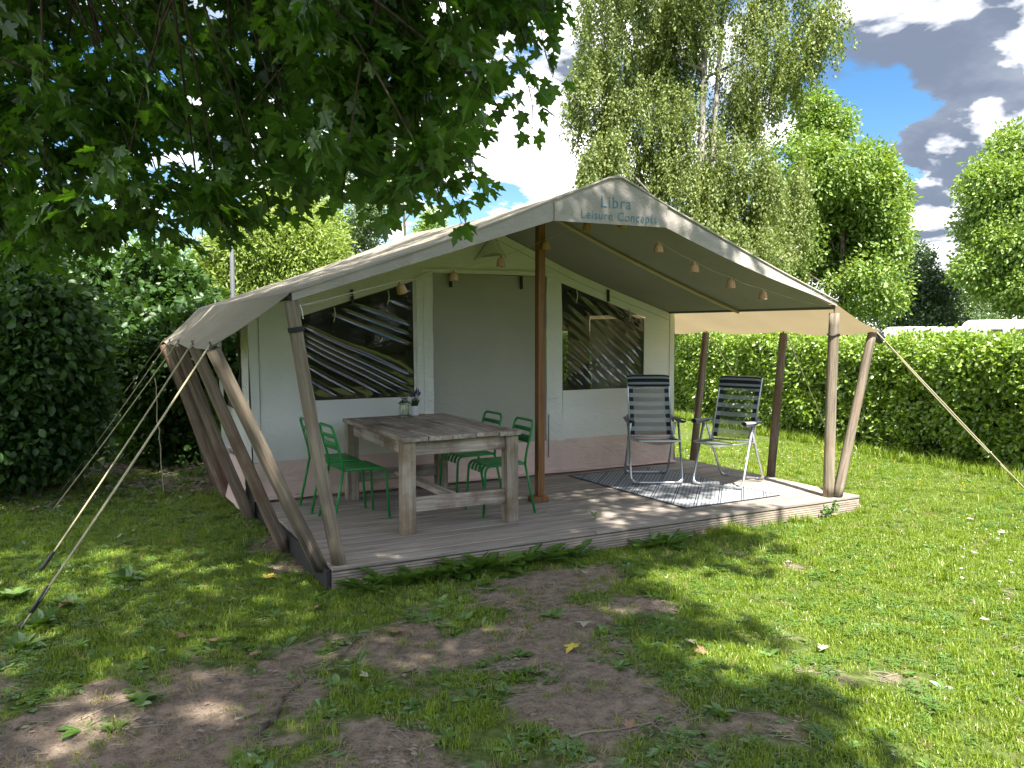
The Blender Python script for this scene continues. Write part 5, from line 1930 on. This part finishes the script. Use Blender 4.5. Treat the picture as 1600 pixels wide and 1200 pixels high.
BOUGHS = []
for gx in range(-200, 960, 62):
    low = lower_edge(gx)
    gy = low - 48
    while gy > -190:
        D = 3.7 + max(0.0, (900 - gx)) / 900 * 1.7 + rr.uniform(-0.25, 0.7)
        BOUGHS.append((gx + rr.uniform(-22, 22), gy + rr.uniform(-14, 14), D, rr.uniform(0.14, 0.26), rr.choice((3, 4, 5, 6, 7))))
        gy -= 58
pos, rot, sc = [], [], []
limb_ends = []
for (px_, py_, D, r, n) in BOUGHS:
    C = at_d(px_, py_, D) - MBASE
    limb_ends.append((C, r))
    out = Vector((C.x, C.y, 0)).normalized()
    for _ in range(n):
        d = rand_dir(rr)
        k = rr.random() ** 0.45
        p = C + Vector((d.x * r * k, d.y * r * k * 1.3, d.z * r * k * 0.8))
        yaw = math.atan2(out.y + d.y * 0.8, out.x + d.x * 0.8) + rr.uniform(-0.9, 0.9)
        dip = rr.uniform(0.0, 0.6)
        s_ = rr.uniform(0.75, 1.15)
        pos.append(tuple(p - Vector((math.cos(yaw) * math.cos(dip), math.sin(yaw) * math.cos(dip), -math.sin(dip))) * 0.24 * s_))
        rot.append((rr.uniform(-0.45, 0.45), dip, yaw))
        sc.append(s_)
# main dome of the crown, above and behind the camera
CC, CR = Vector((-3.25, -5.5, 8.6)), Vector((3.75, 4.4, 2.7))
n_dome = 0
while n_dome < 2850:
    d = rand_dir(rr)
    k = rr.uniform(0.55, 1.0) ** 0.5
    p = Vector((CC.x + d.x * CR.x * k, CC.y + d.y * CR.y * k, CC.z + d.z * CR.z * k))
    if p.z < 5.0:
        continue
    g = wob(p.x * 0.9, p.y * 0.9 + p.z * 0.4, 23) + 0.5
    if g < 0.24:
        continue
    n_dome += 1
    pos.append(tuple(p - MBASE))
    rot.append((rr.uniform(-0.4, 0.4), rr.uniform(-0.1, 0.5), math.atan2(d.y, d.x) + rr.uniform(-0.8, 0.8)))
    sc.append(rr.uniform(0.9, 1.45))
for LC, LR, LN in ((Vector((1.35, -4.2, 8.0)), 1.2, 220), (Vector((0.4, -2.6, 7.2)), 1.3, 200), (Vector((-0.4, -0.6, 7.6)), 1.7, 240), (Vector((-3.2, 0.5, 7.6)), 2.4, 480)):   # outer masses of the crown
    for _ in range(LN):
        d = rand_dir(rr)
        p = LC + d * LR * rr.random() ** 0.4
        pos.append(tuple(p - MBASE))
        rot.append((rr.uniform(-0.4, 0.4), rr.uniform(-0.1, 0.5), math.atan2(d.y, d.x)))
        sc.append(rr.uniform(0.9, 1.4))
scatter('crown', maple_c, pos, rot, sc, maple)
limb([(0, 0, -0.1), (0.05, 0.02, 1.3), (0.1, 0.1, 2.8), (0.35, 0.2, 5.0), (0.8, 0.3, 10.6)], 0.26, 0.06, 'trunk', M['bark'], maple, 14)
fork = [Vector((0.1, 0.1, 2.7)), Vector((0.16, 0.13, 3.4)), Vector((0.3, 0.2, 4.3))]
hubs = [(at_d(420, -90, 4.6), 0), (at_d(120, -80, 5.2), 1), (at_d(640, -100, 3.9), 2), (at_d(-170, 160, 5.6), 0)]
hub_pts = []
for H_, fi in hubs:
    H_ = H_ - MBASE
    s = fork[fi]
    mid = s.lerp(H_, 0.55) + Vector((0, 0, 0.55))
    limb([s, mid, H_], 0.055, 0.018, 'limb', M['twigdark'], maple, 8)
    hub_pts += [mid.lerp(H_, t_) for t_ in (0.25, 0.45, 0.65, 0.85, 1.0)]
for C, r in limb_ends:
    h = rr.choice(sorted(hub_pts, key=lambda q_: (q_ - C).length)[:5])
    m = h.lerp(C, 0.5) + Vector((rr.uniform(-0.1, 0.1), rr.uniform(-0.1, 0.1), 0.12))
    limb([h, m, C, C + (C - h).normalized() * r * 0.6 + Vector((0, 0, -0.1))], 0.010, 0.003, 'branch', M['twigdark'], maple, 5)
for k in range(10):
    a = k * 0.63 + 0.3
    e = Vector((CC.x + CR.x * 0.75 * math.cos(a), CC.y + CR.y * 0.75 * math.sin(a), rr.uniform(6.5, 9.5))) - MBASE
    s = Vector((0.2, 0.15, rr.uniform(3.2, 5.2)))
    limb([s, s.lerp(e, 0.5) + Vector((0, 0, 0.3)), e], 0.09, 0.02, 'limb', M['bark'], maple, 7)
# the leaves that show largest, each one a leaf of its own
single = []
for k in range(3):
    lb = LB()
    lb.stick((0, 0, 0), (0.05, 0, -0.012), 0.0016)
    lb.blade((0.05, 0, -0.012), (1, 0, -0.12), (0, 0.05 * (k - 1), 1), 0.105, MAPLE, 0.2 + 0.3 * k, 0.08 + 0.08 * k, 1.0, 0.10 + 0.08 * k)
    single.append(lb.mesh('leaf', M['maple']))
near_b = [b for b in BOUGHS if b[2] < 5.3 and b[1] > -20 and b[0] > 60]
for k in range(300):
    px_, py_, D, r, n = near_b[k % len(near_b)]
    C = at_d(px_, py_, D) - MBASE
    d = rand_dir(rr)
    # towards the open edge and the near side of each bough
    tow = (CAM - MBASE - C).normalized()
    p = C + d * r * rr.uniform(0.3, 0.9) + tow * r * 0.5
    out = Vector((C.x, C.y, 0)).normalized() + d * 0.7
    ob = link('leaf', single[k % 3], maple, p, (rr.uniform(-0.6, 0.6), rr.uniform(0.1, 0.9), math.atan2(out.y, out.x) + rr.uniform(-0.8, 0.8)))
    s = rr.uniform(0.75, 1.15)
    ob.scale = (s, s, s)

# ------------------------------------------------------------------ lawn: grass, weeds, litter
T_LAWN = [grass_tuft(200 + s, M['grass'], 34, 0.042, 0.055, 0.85, 0.0023) for s in range(4)]
T_LONG = [grass_tuft(210 + s, M['grass'], 22, 0.13, 0.045, 0.8, 0.003) for s in range(3)]
T_DRY = [grass_tuft(220 + s, M['drygrass'], 16, 0.05, 0.05, 1.0, 0.0022) for s in range(2)]
T_WEED = [rosette(230 + s, M['weed'], 7 + s % 3, 0.060, OVAL, 1.1, 0.6) for s in range(3)] + [rosette(240 + s, M['weed'], 9, 0.085, DANDY, 1.0, 0.5) for s in range(2)]


def clover_patch(seed):
    r_ = random.Random(seed)
    lb = LB()
    for _ in range(16):
        a, q_ = r_.uniform(0, 6.28), 0.07 * math.sqrt(r_.random())
        b = Vector((q_ * math.cos(a), q_ * math.sin(a), r_.uniform(0.012, 0.04)))
        a0 = r_.uniform(0, 6.28)
        for t in range(3):
            aa = a0 + 2.094 * t
            lb.blade(b, (math.cos(aa), math.sin(aa), 0.15), (0, 0, 1), r_.uniform(0.012, 0.019), CLOVER, r_.random(), 0.1)
    return lb.mesh('clover_patch', M['weed'])


T_CLOVER = [clover_patch(s) for s in range(3)]


def sample_ground(n, d0, d1, margin=0.9):
    """points of the lawn in front of the viewer, spread evenly over the ground"""
    d = np.sqrt(nrng.uniform(d0 * d0, d1 * d1, n))
    lat = nrng.uniform(-1, 1, n) * (0.70 * d + margin)
    fx, fy = math.sin(-YAW), math.cos(-YAW)
    x = CAM.x + fx * d + math.cos(YAW) * lat
    y = CAM.y + fy * d + math.sin(YAW) * lat
    return x, y


def not_deck(x, y, m=0.03):
    return ~((x > -0.04 - m) & (x < DW + 0.04 + m) & (y > 0.0 - m) & (y < 4.4))


def place(name, meshes, x, y, smin, smax, label, cat, tilt=0.15, dz=0.0):
    z = ground_h(x, y) + dz
    n = len(x)
    rot_ = np.stack([nrng.uniform(-tilt, tilt, n), nrng.uniform(-tilt, tilt, n), nrng.uniform(0, 6.283, n)], 1)
    o = scatter(name, meshes, np.stack([x, y, z], 1), rot_, nrng.uniform(smin, smax, n))
    tag(o, label, cat, kind='stuff')
    return o


def lawn_mask(x, y, power=1.0):
    b = bareness(x, y)
    hedge_line = x < 8.0 + 0.15 * y + 0.25
    shade_zone = (x < -0.9) & (y > 5.2)            # leaf litter under the shrubs
    keep = nrng.random(len(x)) > np.clip(b * 2.2, 0, 0.985) ** power
    return keep & not_deck(x, y) & hedge_line & (~shade_zone | (nrng.random(len(x)) < 0.12))


xs_, ys_ = [], []
for n, a, b in ((17000, 2.5, 7.0), (24000, 7.0, 12.5), (13000, 12.5, 26.0)):
    x, y = sample_ground(n, a, b)
    k = lawn_mask(x, y)
    xs_.append(x[k])
    ys_.append(y[k])
x, y = np.concatenate(xs_), np.concatenate(ys_)
place('lawn_grass', T_LAWN, x, y, 0.65, 1.15, 'short green grass covering the lawn', 'grass')
x, y = sample_ground(2600, 2.5, 13.0)
k = lawn_mask(x, y) & (hash_noise(x, y, 0.9, 8) > 0.5)
place('long_grass', T_LONG, x[k], y[k], 0.55, 1.0, 'longer grass tufts standing out of the lawn', 'grass')
x, y = sample_ground(6500, 2.5, 12.0)
k = not_deck(x, y) & (nrng.random(len(x)) < 0.32 + 0.45 * (hash_noise(x, y, 1.6, 12) > 0.55)) & (x < 7.8)
place('dry_grass', T_DRY, x[k], y[k], 0.5, 1.1, 'dry straw-coloured grass wisps', 'grass', 0.5)
x, y = sample_ground(6000, 2.5, 10.0)
b = bareness(x, y)
k = not_deck(x, y) & (b < 0.55) & (nrng.random(len(x)) < np.where(x < 1.8, 0.75, 0.18)) & (y < 5.0)
place('lawn_weeds', T_WEED, x[k], y[k], 0.45, 1.15, 'small broad-leaved weeds in the grass', 'weeds', 0.25)
x, y = sample_ground(4500, 2.5, 11.0)
b = bareness(x, y)
k = not_deck(x, y) & (b < 0.4) & (hash_noise(x, y, 1.1, 14) > 0.42)
place('clover', T_CLOVER, x[k], y[k], 0.6, 1.0, 'clover leaves low in the lawn', 'clover', 0.1)
# sparse thin grass on the bare soil
x, y = sample_ground(3600, 2.5, 8.0)
b = bareness(x, y)
k = not_deck(x, y) & (b > 0.3) & (hash_noise(x, y, 3.1, 15) > 0.52)
place('sparse_grass', [grass_tuft(250 + s, M['grass'], 9, 0.06, 0.03, 0.9, 0.0022) for s in range(3)], x[k], y[k], 0.5, 1.0, 'thin grass struggling on the bare soil', 'grass', 0.3)
# taller grass at the foot of the hedge and along the deck
yy = nrng.uniform(-2.5, 14, 2400)
xx = 8.0 + 0.15 * yy - nrng.random(2400) ** 2 * 0.45 + 0.18
place('hedge_foot_grass', T_LONG, xx, yy, 0.8, 1.7, 'tall grass along the foot of the hedge', 'grass', 0.2)
xx = nrng.uniform(0.3, DW, 420)
yk = -0.03 - nrng.random(420) ** 2 * 0.16
k = hash_noise(xx, yk, 2.0, 18) > 0.40
place('deck_edge_grass', T_LONG, xx[k], yk[k], 0.5, 1.0, 'uneven grass growing against the deck front', 'grass', 0.3)
yk = nrng.uniform(0.1, 6.0, 500)
place('deck_side_grass', T_LONG, DW + 0.08 + nrng.random(500) ** 2 * 0.25, yk, 0.5, 1.05, 'uneven grass growing against the sunny deck side', 'grass', 0.3)


# white flowers dotting the sunny lawn
def flower(mat, mat2, n=8, r=0.008, h=0.032):
    mb_ = MB()
    mb_.tube([(0, 0, 0), (0.003, 0, h)], 0.0012, 4)
    for k_ in range(n):
        a = 2 * math.pi * k_ / n
        c_, s_ = math.cos(a), math.sin(a)
        mb_.add([(0, 0, h), (r * c_ - 0.3 * r * s_, r * s_ + 0.3 * r * c_, h + 0.002), (1.3 * r * c_, 1.3 * r * s_, h + 0.003), (r * c_ + 0.3 * r * s_, r * s_ - 0.3 * r * c_, h + 0.002)], [(0, 1, 2, 3)])
    mb_.lathe([(0.004, h), (0.003, h + 0.004)], 6)
    return mb_.mesh('flower', mat)


x, y = sample_ground(2600, 5.0, 15.0)
k = not_deck(x, y) & (x > 3.2) & (x < 7.7 + 0.15 * y) & (hash_noise(x, y, 0.8, 21) > 0.50)
place('white_clover_flowers', [flower(M['daisy'], None)], x[k], y[k], 0.7, 1.25, 'tiny white flowers dotting the sunny lawn', 'flowers', 0.2)
x, y = sample_ground(900, 5.0, 14.0)
k = not_deck(x, y) & (x > 5.2) & (x < 7.6 + 0.15 * y) & (hash_noise(x, y, 0.7, 26) > 0.52)
place('yellow_flowers', [flower(M['yellowfl'], None, 6, 0.007, 0.055)], x[k], y[k], 0.8, 1.3, 'tiny yellow flowers in the sunny lawn beside the hedge', 'flowers', 0.2)

# litter: twig scraps and leaf crumbs on the soil
bits = []
for s in range(4):
    r_ = random.Random(s + 300)
    mb_ = MB()
    for _ in range(5):
        a, L_ = r_.uniform(0, 6.28), r_.uniform(0.015, 0.06)
        c_ = Vector((r_.uniform(-0.07, 0.07), r_.uniform(-0.07, 0.07), 0.003))
        d_ = Vector((math.cos(a), math.sin(a), r_.uniform(-0.1, 0.15))) * L_
        mb_.tube([c_ - d_, c_ + d_ * 0.2 + Vector((0.004, 0.003, 0.002)), c_ + d_], 0.0016, 4)
    bits.append(mb_.mesh('twig_scraps', M['drytwig']))
x, y = sample_ground(4200, 2.5, 8.5)
b = bareness(x, y)
k = not_deck(x, y) & (nrng.random(len(x)) < 0.10 + 0.6 * (b > 0.3))
place('twig_litter', bits, x[k], y[k], 0.5, 1.2, 'scraps of dry twig and straw on the bare soil', 'litter', 0.1, 0.002)
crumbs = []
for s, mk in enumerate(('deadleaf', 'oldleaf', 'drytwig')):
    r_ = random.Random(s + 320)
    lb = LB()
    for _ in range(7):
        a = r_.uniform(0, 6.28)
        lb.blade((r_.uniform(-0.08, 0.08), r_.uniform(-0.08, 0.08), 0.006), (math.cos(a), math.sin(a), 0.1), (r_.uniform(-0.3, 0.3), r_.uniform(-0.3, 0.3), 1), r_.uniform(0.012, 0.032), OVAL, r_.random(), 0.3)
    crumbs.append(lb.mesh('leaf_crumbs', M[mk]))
x, y = sample_ground(2600, 2.5, 8.5)
b = bareness(x, y)
k = not_deck(x, y) & (nrng.random(len(x)) < 0.08 + 0.45 * (b > 0.3))
place('leaf_crumbs', crumbs, x[k], y[k], 0.5, 1.2, 'crumbled dark leaf bits on the soil', 'litter', 0.1, 0.002)
xx, yk = nrng.uniform(-4.5, 0.2, 2600), nrng.uniform(3.6, 10.5, 2600)  # leaf litter spread densely so its tone stands in for deep shade
place('darkening_litter', crumbs, xx, yk, 1.0, 2.6, 'dry leaf litter under the shrubs, thickened to darken the ground like shade', 'litter', 0.2, 0.004)


# ------------------------------------------------------------------ single weeds, fallen leaves, sticks
def put(px_, py_):
    P = on_z(px_, py_)
    return Vector((P.x, P.y, float(ground_h(np.array([P.x]), np.array([P.y]))[0])))


dandy = [rosette(330 + s, M['weed'], 12, 0.21, DANDY, 1.15, 0.95) for s in range(4)]
for i, (px_, py_) in enumerate(((648, 896), (668, 890), (697, 893), (722, 888), (742, 886), (765, 884), (786, 880), (812, 878), (838, 874), (868, 870), (898, 866), (562, 908), (600, 904), (1010, 852), (1040, 848))):
    P = put(px_, py_)
    P.y = min(P.y, -0.07)
    o = link('weed_plant', dandy[i % 4], None, P, (0, 0, rnd.uniform(0, 6)))
    s = rnd.uniform(0.85, 1.35)
    o.scale = (s, s, s)
    tag(o, 'toothed leafy weed clump growing against the deck front', 'weed', 'leafy weeds along the deck front')
# small bushy weed at the sunny corner of the deck
P = put(1296, 808)
wd = thing('weed_plant', 'small upright bushy weed in the sun against the grooved deck front', 'weed', P)
lb = LB()
for k in range(9):
    a = rnd.uniform(0, 6.28)
    tip = Vector((0.07 * math.cos(a), 0.05 * math.sin(a), rnd.uniform(0.08, 0.17)))
    lb.stick((0, 0, 0), tip, 0.002)
    for j in range(7):
        q_ = tip * rnd.uniform(0.3, 1.0)
        lb.blade(q_, rand_dir(rnd) + Vector((0, 0, 0.2)), rand_dir(rnd) + Vector((0, 0, 1)), rnd.uniform(0.03, 0.05), OVAL, rnd.random(), 0.2, 1.2)
link('leaves', lb.mesh('leaves', M['weed']), wd)
for i, (px_, py_) in enumerate(((20, 935), (60, 975), (110, 945), (195, 905), (30, 1010))):
    P = put(px_, py_)
    o = link('weed_plant', rosette(350 + i, M['weed'], 11, 0.15, OVAL, 1.0, 0.9), None, P, (0, 0, rnd.uniform(0, 6)))
    tag(o, 'broad smooth-leaved weed clump near the pegs of the guy ropes', 'weed', 'broad weeds near the rope pegs')
for i, (px_, py_) in enumerate(((130, 1135), (90, 1075), (770, 1035), (1075, 1045), (740, 1090), (1005, 1190))):
    P = put(px_, py_)
    o = link('weed_plant', rosette(360 + i, M['weed'], 9, 0.10, DANDY, 1.2, 0.4), None, P, (0, 0, rnd.uniform(0, 6)))
    tag(o, 'flat toothed weed rosette on the bare soil', 'weed', 'weed rosettes on the bare soil')


def fallen(px_, py_, mk, size, label, group, seed):
    r_ = random.Random(seed)
    lb = LB()
    lb.blade((0, 0, 0.012), (1, 0, 0.05), (r_.uniform(-0.3, 0.3), r_.uniform(-0.3, 0.3), 1), size, MAPLE, 0.5, r_.uniform(0.1, 0.6), 1.0, r_.uniform(-0.3, 0.3))
    lb.stick((-size * 0.5, 0, 0.01), (0, 0, 0.012), 0.0015)
    me = lb.mesh('fallen_leaf', M[mk])
    P = put(px_, py_) + Vector((0, 0, 0.018))
    o = link('fallen_leaf', me, None, P, (r_.uniform(-0.3, 0.3), r_.uniform(-0.3, 0.3), r_.uniform(0, 6.28)))
    tag(o, label, 'leaf', group)


for i, (px_, py_, mk, sz) in enumerate(((325, 1003, 'deadleaf', 0.11), (290, 995, 'deadleaf', 0.08), (620, 985, 'deadleaf', 0.10), (95, 951, 'deadleaf', 0.09), (390, 1025, 'deadleaf', 0.07), (492, 952, 'deadleaf', 0.06), (1100, 1022, 'deadleaf', 0.06), (980, 1148, 'deadleaf', 0.05))):
    fallen(px_, py_, mk, sz, 'dry brown maple leaf lying on the worn lawn', 'brown fallen leaves', i)
for i, (px_, py_, mk, sz) in enumerate(((855, 946, 'paleleaf', 0.09), (905, 895, 'paleleaf', 0.10), (912, 975, 'paleleaf', 0.11), (575, 1060, 'paleleaf', 0.07), (1305, 900, 'paleleaf', 0.11), (1283, 1030, 'paleleaf', 0.08), (1075, 1005, 'paleleaf', 0.06), (1570, 838, 'paleleaf', 0.07), (1545, 980, 'paleleaf', 0.08), (1237, 886, 'paleleaf', 0.07), (1520, 815, 'paleleaf', 0.08))):
    fallen(px_, py_, mk, sz * 0.75, 'pale curled maple leaf lying on the grass', 'pale fallen leaves', 20 + i)
for i, (px_, py_) in enumerate(((415, 905), (900, 1012))):
    fallen(px_, py_, 'yellowleaf', 0.09, 'yellow maple leaf lying in the shaded grass', 'yellow fallen leaves', 40 + i)
# one dark leaf on the deck boards
P = on_z(931, 812, DECK_Z)
lb = LB()
lb.blade((0, 0, 0.004), (1, 0, 0.35), (0.4, 0, 1), 0.075, MAPLE, 0.3, 0.7, 1.0, -0.5)
o = link('fallen_leaf', lb.mesh('fallen_leaf', M['oldleaf']), None, (P.x, P.y, DECK_Z + 0.006), (0, 0, 2.0))
tag(o, 'curled dark green leaf lying on the bare deck boards', 'leaf')

STICKS = [((860, 1165), (1010, 1130), 0.007, 'grey dry stick lying in the sparse grass'), ((370, 1160), (540, 1000), 0.016, 'long surfaced root snaking through the bare soil'), ((95, 1125), (280, 1070), 0.004, 'thin dry twig lying across the bare soil'),
          ((175, 1140), (265, 1125), 0.005, 'short dry twig on the bare soil beside a weed rosette'), ((370, 1120), (410, 1105), 0.008, 'stubby twig beside the surfaced root')]
for i, (a, b, r, lab) in enumerate(STICKS):
    A, B = put(*a), put(*b)
    pts = []
    for k in range(9):
        t = k / 8
        q_ = A.lerp(B, t) + Vector((0.07 * (B - A).length * math.sin(t * 7 + i), 0.05 * (B - A).length * math.sin(t * 5 + 2 * i), 0))
        q_.z = float(ground_h(np.array([q_.x]), np.array([q_.y]))[0]) + r * (0.1 if i == 1 else 0.7)
        pts.append(q_)
    tag(MB().tube(pts, [r * (1.0 - 0.5 * k / 8) for k in range(9)], 7, jitter=0.15).build('tree_root' if i == 1 else 'fallen_twig', M['bark'] if i == 1 else M['drytwig'], None, True), lab, 'root' if i == 1 else 'twig')

# ------------------------------------------------------------------ unseen tall hedge behind the viewer, added to darken the window reflections
rr = random.Random(9)
pos, rot, sc = [], [], []
for _ in range(1500):
    x_ = rr.uniform(-34, 26)
    pos.append((x_, -20.0 - 0.25 * x_ * 0.2 + rr.uniform(-0.7, 0.7), rr.uniform(0.1, 3.9) + 0.5 * wob(x_ * 0.4, 1.0, 33)))
    rot.append((rr.uniform(-0.6, 0.6), rr.uniform(-0.6, 0.6), rr.uniform(0, 6.28)))
    sc.append(rr.uniform(1.8, 2.6))
tag(scatter('unseen_hedge', dark_c, pos, rot, sc), 'unseen tall dark hedge added to darken the reflections in the clear tent windows', 'hedge', kind='stuff')
